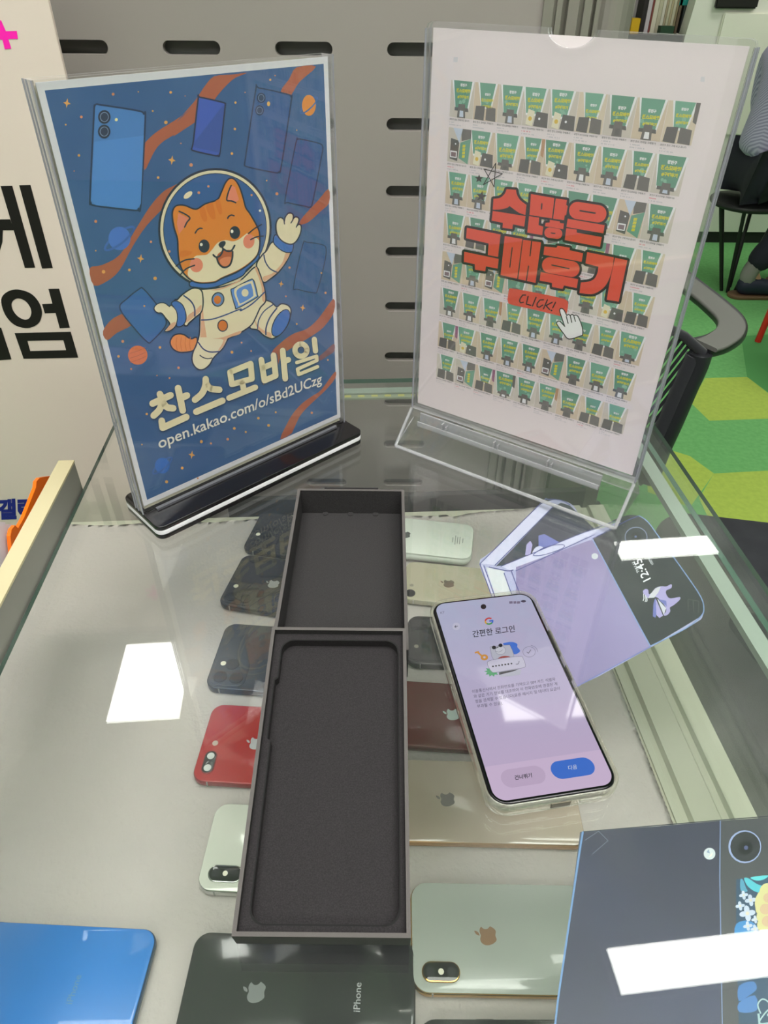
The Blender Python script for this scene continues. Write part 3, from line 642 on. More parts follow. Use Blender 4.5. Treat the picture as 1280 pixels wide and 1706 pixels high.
rp = empty('poster', (RO.x, RO.y, 0), (0, 0, RYAW), 'white review sheet with red Korean slogan over rows of small green photos', 'poster')
bbox('sheet', 0, 210, 0.3, 0.9, 35.3, 332.3, mat('review_paper', '#ece0e4', 0.7), rp)
fr = Frame((RO.x, RO.y, 0), Ru, (0, 0, 1))
a = Art(fr)
q = [fr(*p) for p in ((752, 133), (1169, 172), (1040, 716), (727, 620))]      # photo grid corners: TL TR BR BL
def gp(s, t):                                                              # 0..1 across, 0..1 down the grid
    tl, tr, br, bl = q
    return tuple((tl[i]*(1-s)+tr[i]*s)*(1-t)+(bl[i]*(1-s)+br[i]*s)*t for i in (0, 1))
rnd = random.Random(5)
GRN = [ink('#689683'), ink('#709f8b'), ink('#618e7b')]; GLT = ink('#82ad9a'); YEL = ink('#c9c03a'); BEI = [ink('#c9bba9'), ink('#c4b3a0'), ink('#bfb6ae'), ink('#c6beb6')]
DRK = [ink('#5f5c5b'), ink('#6a6664')]; LGT = ink('#d9d8dc'); PBL = ink('#b9c0d2'); TAN = ink('#b08a6c'); VIO = ink('#93647f'); CAPT = ink('#4a474b'); CAPG = ink('#b3aeb6'); CAPR = ink('#d0808e')
caps = ['광진구 찬스모바일 구매후기', '광진구 찬스 구매 하고 갑니다', '광진구 찬스모바일 구매후기요', '광진 찬스 모바일 구매후기']
for r in range(8):
    for c in range(9):
        s0, s1 = c/9, (c+1)/9-0.0015; t0 = r/7.62; t1 = t0+0.1010
        def P(x, y): return gp(s0+(s1-s0)*x, t0+(t1-t0)*y)
        def py(l, m, lay): a.poly([P(*p) for p in l], m, lay, raw=True)
        kind = rnd.choice('AAABBCCDEA')
        py([(0, 0), (1, 0), (1, 1), (0, 1)], rnd.choice(BEI), 1)
        if kind == 'E':                                                     # card, dark box and a banner on its side
            py([(0.12, 0.3), (0.5, 0.35), (0.45, 0.95), (0.1, 0.9)], DRK[0], 2); py([(0.55, 0), (1, 0), (1, 0.25), (0.6, 0.35)], DRK[1], 2)
            py([(0.2, 0), (0.62, 0), (0.5, 0.42)], PBL, 3); py([(0.55, 0.4), (1, 0.25), (0.92, 1), (0.5, 0.85)], GRN[0], 3)
            for k in range(4): py([(0.66, 0.45+k*0.1), (0.78, 0.44+k*0.1), (0.77, 0.52+k*0.1), (0.65, 0.53+k*0.1)], YEL, 4)
            py([(0.12, 0.66), (0.42, 0.66), (0.42, 0.86), (0.12, 0.86)], LGT, 4); py([(0.16, 0.7), (0.38, 0.7), (0.38, 0.83), (0.16, 0.83)], ink('#7c6a70'), 5); a.dot(*P(0.34, 0.45), 0.6, LGT, 4, raw=True, n=8)
        else:
            w0, w1, tp, bt = {'A': (0.12, 0.9, 0.0, 0.72), 'B': (0.05, 0.95, 0.0, 0.8), 'C': (0.2, 0.85, 0.0, 0.62), 'D': (0.0, 0.8, 0.0, 0.66)}[kind]
            py([(w0-0.07, 0), (w1+0.08, 0), (w1-0.1, bt+0.06), (w0+0.12, bt+0.06)], LGT, 2)
            py([(w0, tp), (w1, tp), (w1-0.14, bt), (w0+0.12, bt)], rnd.choice(GRN), 3)
            for k in range(3):
                x = rnd.uniform(w0+0.15, w1-0.15); a.dot(*P(x, rnd.uniform(0.4, bt-0.06)), rnd.uniform(0.7, 1.5), GLT, 4, raw=True, n=10)
            mid = (w0+w1)/2; y0 = rnd.choice((0.04, 0.1, 0.22)); hh = 0.26 if kind != 'C' else 0.2
            for k, (tx, m, sc) in enumerate((('광진구', LGT, 0.36), ('찬스모바일', YEL, 0.76), ('#구매후기', YEL, 0.6))):
                ww = (w1-w0)*sc; yb = y0+0.1+k*0.16
                p0, p1 = P(mid-ww/2+0.03, yb), P(mid+ww/2+0.03, yb)
                a.text(tx, p0, p1, m, 5, bold=0.06, hs=1.0, raw=True)
            if kind in 'AB':
                py([(mid-0.3, bt), (mid+0.28, bt), (mid+0.3, bt+0.1), (mid-0.3, bt+0.09)], DRK[0], 5); py([(mid-0.14, bt-0.1), (mid+0.14, bt-0.1), (mid+0.18, 1), (mid-0.18, 1)], DRK[1], 6)
                py([(mid-0.07, bt+0.08), (mid+0.08, bt+0.08), (mid+0.1, 0.97), (mid-0.08, 0.97)], rnd.choice((PBL, DRK[0], LGT)), 7)
            elif kind == 'C':
                py([(0.1, 0.62), (0.48, 0.6), (0.46, 1), (0.06, 0.98)], DRK[0], 5); py([(0.54, 0.6), (0.92, 0.64), (0.95, 1), (0.54, 0.98)], DRK[1], 5)
            else:
                py([(0.52, 0.6), (0.97, 0.62), (1, 1), (0.45, 0.98)], DRK[0], 5); py([(0.2, 0.55), (0.46, 0.6), (0.4, 1), (0.14, 0.95)], ink('#d6cfba'), 5); a.dot(*P(0.3, 0.8), 1.4, ink('#cfae4a'), 6, raw=True, n=10); a.dot(*P(0.66, 0.78), 0.8, LGT, 6, raw=True, n=8)
            if rnd.random() < 0.18: py([(0.86, 0.0), (1, 0.0), (1, 0.5), (0.88, 0.45)], rnd.choice((TAN, VIO, DRK[1])), 6)
        for k, (tx, m, y, wd, hs) in enumerate(((rnd.choice(caps), CAPT, 1.085, 0.86, 1), (None, CAPR if rnd.random() < 0.3 else CAPG, 1.165, rnd.uniform(0.22, 0.36), 0), (None, CAPG, 1.235, 0.5, 0))):
            if tx: a.text(tx, P(0.01, y), P(0.01+wd, y), m, 2, bold=0.01, hs=0.95, raw=True)
            else:
                x = 0.02
                while x < wd: d = rnd.uniform(0.015, 0.04); py([(x, y-0.03), (x+d, y-0.03), (x+d, y), (x, y)], m, 2); x += d+rnd.choice((0.012, 0.012, 0.05))
GRY = ink('#c5c1c8')
for x, y in ((759, 99), (1171, 132)): a.poly([(x-3, y-4), (x+4, y-4), (x+3, y+5), (x-4, y+4)], GRY, 1)
a.build('review_photos', rp, 'xz', -0.28)
tag(rp.children[-1], 'rows of small green banner photos')

a = Art(fr)
RED = ink('#d64a33', 1.2); BLK = ink('#221c1c', 1.1); OW = 8.2
def c2(l): return [(780+x/8, 260+y/8) for x, y in l]
def c3(l): return [(900+x/8, 310+y/8) for x, y in l]
def c4(l): return [(760+x/8, 370+y/8) for x, y in l]
def c6(l): return [(830+x/8, 470+y/8) for x, y in l]
def lozenge(cx, cy, w, h, r, deg):
    c, s = cos(radians(deg)), sin(radians(deg)); return [(cx+c*x-s*y, cy+s*x+c*y) for x, y in rr(w, h, r, 8)]
RP = [smooth(c2([(515, 440), (640, 450)]), 1, False)+smooth(c2([(640, 450), (655, 520), (700, 590), (780, 650)]), 4, False)+smooth(c2([(765, 785), (680, 755), (600, 700), (555, 665)]), 4, False)+smooth(c2([(555, 665), (520, 690), (430, 712), (330, 715)]), 4, False)+smooth(c2([(340, 570), (430, 555), (490, 500), (515, 440)]), 4, False),
      c2([(330, 730), (768, 800), (750, 940), (600, 910), (590, 975), (460, 955), (465, 890), (315, 860)]),
      c2([(840, 505), (1152, 560), (1120, 830), (820, 785)]), c3([(210, 165), (360, 185), (350, 250), (370, 265), (350, 385), (330, 390), (320, 455), (175, 435)]),
      c2([(815, 800), (950, 820), (940, 920), (1005, 940), (990, 1055), (790, 1020)]), c3([(75, 490), (130, 485), (130, 450), (265, 470), (265, 490), (320, 500), (310, 575), (65, 535)]),
      c3(lozenge(178, 628, 240, 138, 68, 8)), c3(lozenge(637, 347, 500, 232, 112, 9)),
      c3([(370, 435), (862, 520), (845, 630), (352, 545)]), c3([(350, 560), (490, 580), (490, 620), (825, 680), (800, 810), (330, 720)]),
      c4([(145, 75), (595, 165), (560, 465), (425, 440), (435, 285), (135, 215)]), c4([(110, 395), (570, 490), (555, 620), (400, 590), (390, 655), (255, 635), (250, 560), (105, 530)]),
      c4([(650, 185), (885, 225), (815, 755), (595, 705)]), c4([(895, 235), (1135, 270), (1060, 810), (830, 760)]),
      c3([(60, 805), (220, 820), (235, 795), (395, 820), (395, 855), (575, 895), (555, 1010), (45, 915)]), c3(lozenge(277, 1080, 505, 212, 104, 10)),
      c3([(10, 1145), (510, 1240), (490, 1360), (320, 1325), (300, 1370), (160, 1345), (160, 1290), (-5, 1260)]),
      c3([(630, 880), (985, 950)])+smooth(c3([(970, 1080), (930, 1220), (870, 1330), (790, 1400), (690, 1440), (525, 1425)]), 3, False)+smooth(c3([(545, 1285), (640, 1275), (720, 1240), (765, 1160), (780, 1075)]), 3, False)+c3([(605, 1030)]),
      c3([(1000, 955), (1165, 990), (1050, 1540), (890, 1515), (930, 1280)])]
for p in RP: a.poly(p, BLK, 8); a.stroke(p, OW, BLK, 8, True)
for p in RP: a.poly(p, RED, 10)
for l, w_ in ((c2([(985, 635), (980, 705)]), 2.2), (c3([(150, 625), (200, 630)]), 1.8), (c3([(535, 328), (735, 360)]), 2.5), (c4([(750, 340), (718, 600)]), 1.8), (c4([(1010, 255), (988, 450)]), 1.9), (c4([(968, 585), (938, 785)]), 1.9), (c3([(160, 1052), (388, 1100)]), 2)): a.stroke(l, w_, BLK, 12)
a.poly(c2([(350, 712), (480, 705), (555, 668), (640, 740), (760, 788)]), BLK, 9)
# click button and pointing hand
a.poly(smooth(c6([(150, 100), (190, 85), (500, 140), (850, 215), (920, 250), (935, 300), (915, 420), (880, 465), (820, 450), (500, 370), (180, 300), (135, 260), (130, 210)]), 4), ink('#d4503a', 1.2), 11)
for l in ([(370, 172), (330, 172), (298, 215), (288, 250), (300, 275), (340, 268)], [(402, 188), (378, 292), (440, 310)], [(508, 203), (460, 318)], [(608, 235), (560, 238), (522, 285), (522, 325), (550, 335), (598, 305)], [(660, 235), (608, 355)], [(725, 268), (640, 312), (690, 366)], [(768, 268), (730, 342)]): a.stroke(c6(l), 2.0, BLK, 13)
a.dot(*c6([(715, 377)])[0], 1.4, BLK, 13)
hand = smooth(c6([(830, 380), (850, 358), (878, 378), (915, 448), (940, 437), (965, 450), (990, 436), (1012, 455), (1040, 445), (1065, 465), (1090, 520), (1118, 600), (1125, 690), (1100, 710), (950, 752), (880, 680), (800, 570), (790, 540), (820, 525), (860, 565), (898, 598), (870, 510)]), 4)
a.stroke(hand, 3.2, BLK, 14, True); a.poly(hand, ink('#dcdadd'), 15)
for l in ([(912, 455), (936, 548)], [(966, 452), (984, 535)], [(1016, 460), (1034, 522)]): a.stroke(c6(l), 1.6, BLK, 16)
# stars
a.stroke(c2([(370, 95), (350, 410), (218, 175), (460, 235), (208, 380)]), 1.3, BLK, 14, True)
def star5(cx, cy, r, deg):
    return [(cx+(r if k % 2 == 0 else r*0.42)*cos(radians(deg+36*k)), cy+(r if k % 2 == 0 else r*0.42)*sin(radians(deg+36*k))) for k in range(10)]
a.poly(star5(798.5, 297.5, 7.4, -88), ink('#33302f', 1.1), 14); a.poly(star5(802.5, 327, 9.4, -80), ink('#4a4645', 1.1), 14)
a.build('slogan_print', rp, 'xz', -0.28); tag(rp.children[-1], 'red slogan with black outline and pointing hand')

for x0, x1 in ((-4.2, -3.0), (213.0, 214.2)):
    bm = bmesh.new(); loft(bm, [[(x, -31, 0.4), (x, 30, 0.4), (x, 4, 30.8), (x, -4, 30.8)] for x in (x0, x1)]); finish('foot_end', bm, ACR, rs)
# ================================================================== the two black cardboard trays
CARD = mat('card_black', '#2d2b2c', 0.85, spec=0.25, bump=(2600, 0.35), mix=(1500, '#3a3839', 0.35, 0.7))
CARDR = mat('card_rim', '#5c5857', 0.85, spec=0.2, bump=(2600, 0.3))
CARDI = mat('card_inner', '#242123', 0.85, spec=0.25, bump=(2600, 0.35), mix=(1500, '#302d2f', 0.35, 0.7))
def tray(root, w, h, d, t, fl):
    bm = bmesh.new(); o4 = [(0, 0), (w, 0), (w, h), (0, h)]; i4 = [(t, t), (w-t, t), (w-t, h-t), (t, h-t)]
    vo0 = [bm.verts.new((x, y, 0)) for x, y in o4]; vo1 = [bm.verts.new((x, y, d-0.3)) for x, y in o4]; vi1 = [bm.verts.new((x, y, d-0.3)) for x, y in i4]; vi0 = [bm.verts.new((x, y, fl)) for x, y in i4]
    for A, B in ((vo0, vo1), (vi1, vi0)):
        for k in range(4): bm.faces.new((A[k], A[(k+1) % 4], B[(k+1) % 4], B[k]))
    bm.faces.new(vo0[::-1]); bm.faces.new(vi0)
    for k in range(4): bm.faces.new((vo1[k], vo1[(k+1) % 4], vi1[(k+1) % 4], vi1[k]))
    finish('body', bm, CARD, root)
    bm = bmesh.new()
    for q in ((0, w, 0, t), (0, w, h-t, h), (0, t, t, h-t), (w-t, w, t, h-t)): box(bm, *q, d-0.3, d)
    finish('rim', bm, CARDR, root)
ft = empty('cardboard_tray', (-71.0, 296.9, 0), (0, 0, 0), 'empty plain black cardboard box lid lying open, its front edge under the phone tray', 'tray')
FW, FH, FD = 87.4, 170.6, 26.9
tray(ft, FW, FH, FD, 2.3, 3.0)
bm = bmesh.new(); box(bm, 3.2, FW-3.2, 3.2, FH-3.0, 3.0, 3.9)
for x in (22, 43, 64): cyl(bm, (x, FH-4.2, 3.6), (x, FH-4.2, 4.6), 2.4)
finish('lining', bm, CARD, ft)
bbox('flap', 22, 66, FH, FH+1.2, FD-6, FD+0.8, CARD, ft)
NT_TILT = math.atan2(45.0-15.7, 163.8)
nt = empty('cardboard_tray', (-68.4, 137.2, 0.2), (NT_TILT, 0, 0), 'black cardboard tray with a phone shaped recess, propped on the empty lid', 'tray')
NW, NH, ND = 82.6, 166.4, 16.0
tray(nt, NW, NH, ND, 2.0, 1.2)
# insert with phone recess
bm = bmesh.new()
il = [(2.1, 2.1), (NW-2.1, 2.1), (NW-2.1, NH-2.1), (2.1, NH-2.1)]
rc = rr(70.6, 153.5, 7.5, 7, NW/2+0.9, NH/2-0.4)
rec = []
x0 = min(p[0] for p in rc)
for x, y in rc: rec.append((x, y))
# widen the near-side edge between two small steps (room for the side keys)
left = [(x0, 134.0), (x0-1.9, 132.4), (x0-1.9, 96.5), (x0, 95.0)]
out_ = []
for k, pnt in enumerate(rec):
    out_.append(pnt)
    if abs(pnt[0]-x0) < 1e-3 and abs(rec[(k+1) % len(rec)][0]-x0) < 1e-3 and pnt[1] > 100: out_ += left
rec = out_
tri = tessellate_polygon([[Vector((*p, 0)) for p in il], [Vector((*p, 0)) for p in rec]])
zt, zb = ND-4.2, ND-10.5
vv = [bm.verts.new((x, y, zt)) for x, y in il+rec]
for t in tri: bm.faces.new([vv[i] for i in t])
lo = [bm.verts.new((x, y, zb)) for x, y in rec]; n = len(rec)
for k in range(n): bm.faces.new((vv[4+k], vv[4+(k+1) % n], lo[(k+1) % n], lo[k]))
tri = tessellate_polygon([[Vector((*p, 0)) for p in rec]])
for t in tri: bm.faces.new([lo[i] for i in t])
finish('insert', bm, CARDI, nt)
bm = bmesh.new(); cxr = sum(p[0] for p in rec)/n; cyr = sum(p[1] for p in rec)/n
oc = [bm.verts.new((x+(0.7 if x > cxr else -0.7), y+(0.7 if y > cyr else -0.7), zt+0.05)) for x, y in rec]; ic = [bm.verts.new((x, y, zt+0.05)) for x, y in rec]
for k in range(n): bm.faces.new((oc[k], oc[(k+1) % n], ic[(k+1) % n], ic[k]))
finish('crevice_shade', bm, mat('card_crevice_shade', '#0d0c0d', 0.9), nt)  # black strip around the recess paints in the shade of its crevice

# ================================================================== the lit phone in its clear case
PYAW = 0.17124
fp0 = Frame((61.98, 204.49, 10.0), (cos(PYAW), sin(PYAW), 0), (-sin(PYAW), cos(PYAW), 0))
SWd, SHt = 69.44, 69.44*2.173
ph = empty('smartphone', (61.98, 204.49, 0.1), (0, 0, PYAW), 'lit smartphone in a clear case showing a lavender sign in screen', 'phone')
cxp, cyp = SWd/2, SHt/2
bm = bmesh.new(); slab(bm, SWd+4.4, SHt+4.6, 10.5, 2.2, 9.6, 1.6, cxp, cyp, 8)
finish('body', bm, mat('phone_black_frame', '#15141a', 0.2, 0.3), ph, 40)
CASE = clear('case_tpu', (0.93, 0.93, 0.89), 1.45, haze=0.14, haze_col=(0.72, 0.70, 0.62), rough=0.08)
bm = bmesh.new()
def ring(d, z): return [(x, y, z) for x, y in rr(SWd+4.4+2*d, SHt+4.6+2*d, 10.5+d, 8, cxp, cyp)]
loft(bm, [ring(0.1, 1.9), ring(0.1, 9.9), ring(0.7, 10.6), ring(1.5, 10.4), ring(2.1, 9.2), ring(2.1, 1.4), ring(1.4, 0.2), ring(0.5, 0.0), ring(-2, 0.0), ring(-2, 1.5), ring(0.1, 1.9)], False, False)
cs = finish('case', bm, CASE, ph, 50); tag(cs, 'clear rubber case')
TRIM = clear('case_trim', (0.75, 0.75, 0.7), 1.6, haze=0.35, haze_col=(0.55, 0.54, 0.48), rough=0.1)
bm = bmesh.new(); slab(bm, 11.5, 1.0, 0.45, 3.4, 7.6, 0.4, cxp+1.5, -4.5)
finish('charging_port', bm, mat('port_dark', '#5a5448', 0.3, 0.6), ph)
bm = bmesh.new(); slab(bm, 13, 0.8, 0.4, 4.4, 6.8, 0.3, cxp+19, -4.4); finish('speaker_slot', bm, TRIM, ph)
for y, l in ((SHt-44, 22), (SHt-70, 11)):
    bm = bmesh.new(); slab(bm, 1.4, l, 0.6, 3.6, 7.4, 0.5, SWd+4.4, y); finish('side_button', bm, mat('side_key', '#4c4a48', 0.3, 0.5), ph)
# screen: gives its own light
SCR = 0.62
def glow(h): 
    key = 'glow'+h
    return mat(key, lin(h), 0.25, spec=0.5, emit=SCR)
# the screen's emission replaces base colour so that room light adds only reflections
def scr(h):
    key = 'screen_'+h
    if key in _M: return _M[key]
    m = bpy.data.materials.new(key); m.use_nodes = True; b = m.node_tree.nodes['Principled BSDF']; c = lin(h)
    b.inputs['Base Color'].default_value = (0.01, 0.01, 0.012, 1); b.inputs['Roughness'].default_value = 0.04
    b.inputs['Emission Color'].default_value = (*c, 1); b.inputs['Emission Strength'].default_value = SCR_GAIN
    _M[key] = m; return m
SCR_GAIN = 0.72
a = Art(fp0)
sp = rr(SWd+1.9, SHt+1.9, 8.4, 8, cxp, cyp); a.poly(sp, mat('screen_bezel', '#050507', 0.05), 0, raw=True)
sp = rr(SWd, SHt, 7.4, 8, cxp, cyp)
def clip_below(pts, y1, y0=-1e9):
    return [(x, max(min(y, y1), y0)) for x, y in pts]
NB = 26
yb_ = fp0(940, 1258)[1]
for k in range(NB):
    y0, y1 = yb_+(SHt-yb_)*k/NB, yb_+(SHt-yb_)*(k+1)/NB
    t = k/(NB-1); c0, c1 = (206, 186, 220), (186, 190, 220)
    h = '#%02x%02x%02x' % tuple(int(c0[i]*(1-t)+c1[i]*t) for i in range(3))
    a.poly([p for p in clip_below(sp, y1, y0)], scr(h), 1, raw=True)
a.poly(clip_below(sp, yb_), scr('#dcc4e4'), 1, raw=True)
def f1(l): return [(700+x/3.556, 960+y/3.556) for x, y in l]
def f7(l): return [(770+x/7.11, 1010+y/7.11) for x, y in l]
INKS = scr('#2a2633'); 
a.build('screen', ph, 'xy', 9.9); tag(ph.children[-1], 'glowing lavender display')
a = Art(fp0)
a.dot(*f1([(376, 181)])[0], 4.6, scr('#1c1014'), 4, 4.2)
a.text('KT', *[f1([p])[0] for p in ((122, 224), (146, 221))], scr('#6b6478'), 4, hs=0.9)
for x0, x1 in ((528, 548), (553, 570), (574, 592)): a.poly(f1([(x0, 150), (x1, 148), (x1+2, 162), (x0+2, 164)]), scr('#7d7690'), 4)
a.poly(smooth(f1([(596, 148), (612, 142), (628, 146), (624, 154), (608, 156)]), 3), scr('#4a4458'), 4)
a.dot(*f1([(215, 298)])[0], 6.4, scr('#cdcbe2'), 3)
a.stroke(f1([(224, 296), (206, 300)]), 0.8, INKS, 5); a.stroke(f1([(212, 293), (206, 300), (214, 306)]), 0.8, INKS, 5)
gx, gy = f7([(320, 178)])[0]
for t0, t1, h in ((185, 318, '#d03a36'), (135, 185, '#dcae3a'), (42, 135, '#3d9e58'), (0, 42, '#3f6fd6')): a.stroke(ell(gx, gy, 6.2, 4.9, -8, 10, t0, t1), 2.5, scr(h), 5, cap=False)
a.stroke([(gx+0.3, gy-0.1), (gx+7.2, gy-1.0)], 2.5, scr('#3f6fd6'), 5, cap=False)
a.text('간편한 로그인', f7([(128, 365)])[0], f7([(628, 300)])[0], INKS, 5, bold=0.012)
# sign-in drawing
a.poly(smooth(f7([(485, 450), (530, 430), (600, 425), (655, 450), (655, 485), (688, 530), (650, 565), (610, 565), (570, 500)]), 4), scr('#3d74dc'), 4)
GR = scr('#bfc0cf'); LN = scr('#6d6a7c')
card = smooth(f7([(335, 500), (360, 480), (540, 462), (575, 480), (612, 600), (500, 620), (375, 635)]), 3); a.poly(card, GR, 5); a.stroke(card, 0.5, LN, 6, True)
a.poly(smooth(f7([(440, 780), (680, 745), (690, 790), (670, 815), (480, 838), (452, 825)]), 3), GR, 5)
a.poly(f7([(440, 815), (438, 785), (680, 745), (600, 775)]), scr('#2b2630'), 6)
a.dot(*f7([(455, 525)])[0], 8.6, scr('#d2d2de'), 7, 7.0); a.stroke(ell(*f7([(455, 525)])[0], 8.6, 7.0, 0, 24, 0, 359), 0.4, LN, 8)
a.stroke(smooth(f7([(395, 535), (440, 545), (480, 520)]), 4, False), 0.5, LN, 8)
for p in ((378, 492), (456, 467)): a.dot(*f7([p])[0], 3.4, scr('#15131a'), 9, 3.1)
a.stroke(f7([(400, 500), (432, 486)]), 0.9, scr('#15131a'), 9)
a.poly(smooth(f7([(425, 632), (460, 600), (520, 592), (580, 605), (560, 620)]), 4), scr('#a53834'), 8)
a.stroke(f7([(160, 552), (180, 545), (240, 595)]), 2.8, scr('#d9973a'), 5); a.stroke(f7([(192, 540), (200, 550)]), 2.2, scr('#d9973a'), 5)
a.dot(*f7([(265, 608)])[0], 6.2, scr('#d9973a'), 5, 5); a.dot(*f7([(265, 608)])[0], 2.1, scr('#cdc8de'), 6, 1.8)
a.poly([(p[0], p[1]) for p in [(f7([(355, 775)])[0][0]+(13 if k % 2 else 8)*cos(radians(20+18*k)), f7([(355, 775)])[0][1]+(9 if k % 2 else 6)*sin(radians(20+18*k))) for k in range(20)]], scr('#3fa566'), 5)
pill = smooth(f7([(300, 680), (325, 650), (480, 618), (690, 597), (725, 625), (748, 690), (735, 728), (600, 752), (390, 788), (345, 770), (315, 725)]), 4); a.poly(pill, scr('#cfcbe0'), 9); a.stroke(pill, 0.5, LN, 10, True)
for k in range(7): a.dot(*f7([(366+36.5*k, 716-5.4*k)])[0], 1.6, scr('#17141c'), 11, 1.4, n=10)
a.stroke(smooth(f7([(640, 690), (668, 685), (675, 655)]), 3, False), 1.1, LN, 11)
a.stroke(ell(*f7([(795, 542)])[0], 10.4, 8.6, 0, 30, 0, 359), 0.5, LN, 5); a.stroke(f7([(768, 545), (787, 560), (815, 520)]), 0.9, scr('#4a4656'), 6); a.stroke(ell(*f7([(800, 545)])[0], 13.6, 11.2, 0, 14, -80, 0), 0.5, LN, 5)
for (p0, p1, tx) in (((122, 1030), (1108, 880), '이동통신사에서 전화번호를 가져오고 SIM 카드 식별자'), ((140, 1088), (1130, 935), '와 같은 기기 정보를 대조하여 이 전화번호에 연결된 계'), ((160, 1148), (1160, 990), '정을 검색할 수 있습니다(표준 메시지 및 데이터 요금이'), ((180, 1205), (485, 1165), '부과될 수 있음).')):
    a.text(tx, f7([p0])[0], f7([p1])[0], scr('#4d485a'), 5)
def button(c, w_, h_, col):
    cx, cy = fp0(*f1([c])[0]); a.poly(rr(w_, h_, h_/2, 8, cx, cy), scr(col), 3, raw=True)
a.build('sign_in_page', ph, 'xy', 9.9)
a = Art(fp0); button((612, 1187), 25.5, 11.2, '#ceb6d6'); a.text('건너뛰기', f1([(562, 1206)])[0], f1([(664, 1190)])[0], INKS, 5, bold=0.02); tag(a.build('screen_button', ph, 'xy', 9.9), 'pale lilac skip button')
a = Art(fp0); button((905, 1137), 25.5, 11.2, '#3a74dd'); a.text('다음', f1([(880, 1148)])[0], f1([(932, 1140)])[0], scr('#c9d6f2'), 5, bold=0.01); tag(a.build('screen_button', ph, 'xy', 9.9), 'bright blue next button')

# ================================================================== used phones lying on the felt
PT = -157.6                                                    # height of the phones' upturned backs
LOGO = "m12.152 6.896c-.948 0-2.415-1.078-3.96-1.04-2.04.027-3.91 1.183-4.961 3.014-2.117 3.675-.546 9.103 1.519 12.09 1.013 1.454 2.208 3.09 3.792 3.039 1.52-.065 2.09-.987 3.935-.987 1.831 0 2.35.987 3.96.948 1.637-.026 2.676-1.48 3.676-2.948 1.156-1.688 1.636-3.325 1.662-3.415-.039-.013-3.182-1.221-3.22-4.857-.026-3.04 2.48-4.494 2.597-4.559-1.429-2.09-3.623-2.324-4.39-2.376-2-.156-3.675 1.09-4.61 1.09z|m15.53 3.83c.843-1.012 1.4-2.427 1.245-3.83-1.207.052-2.662.805-3.532 1.818-.78.896-1.454 2.338-1.273 3.714 1.338.104 2.715-.688 3.559-1.701z"
import re
def logo_loops():
    out = []
    for sub in LOGO.split('|'):
        m, c = sub.rstrip('z').split('c', 1)
        x, y = [float(v) for v in m[1:].split()]; pts = [(x, y)]
        nums = [float(v) for v in re.findall(r'-?(?:\d+\.\d+|\.\d+|\d+)', c)]
        for i in range(0, len(nums)-5, 6):
            p = [Vector((x, y))]+[Vector((x+nums[i+k], y+nums[i+k+1])) for k in (0, 2, 4)]
            for s in range(1, 6):
                t = s/5; q = p[0]*(1-t)**3+p[1]*3*t*(1-t)**2+p[2]*3*t*t*(1-t)+p[3]*t**3; pts.append((q.x, q.y))
            x, y = p[3]
        out.append([(-(12-py), px-12) for px, py in pts])       # turned so that the leaf points along -x
    return out
LOOPS = logo_loops()
LENS = mat('lens_glass', '#0c0d11', 0.05); LENSR = mat('lens_ring', '#2b2c31', 0.25, 0.6); FLASH = mat('flash_lens', '#e6e3cf', 0.3)
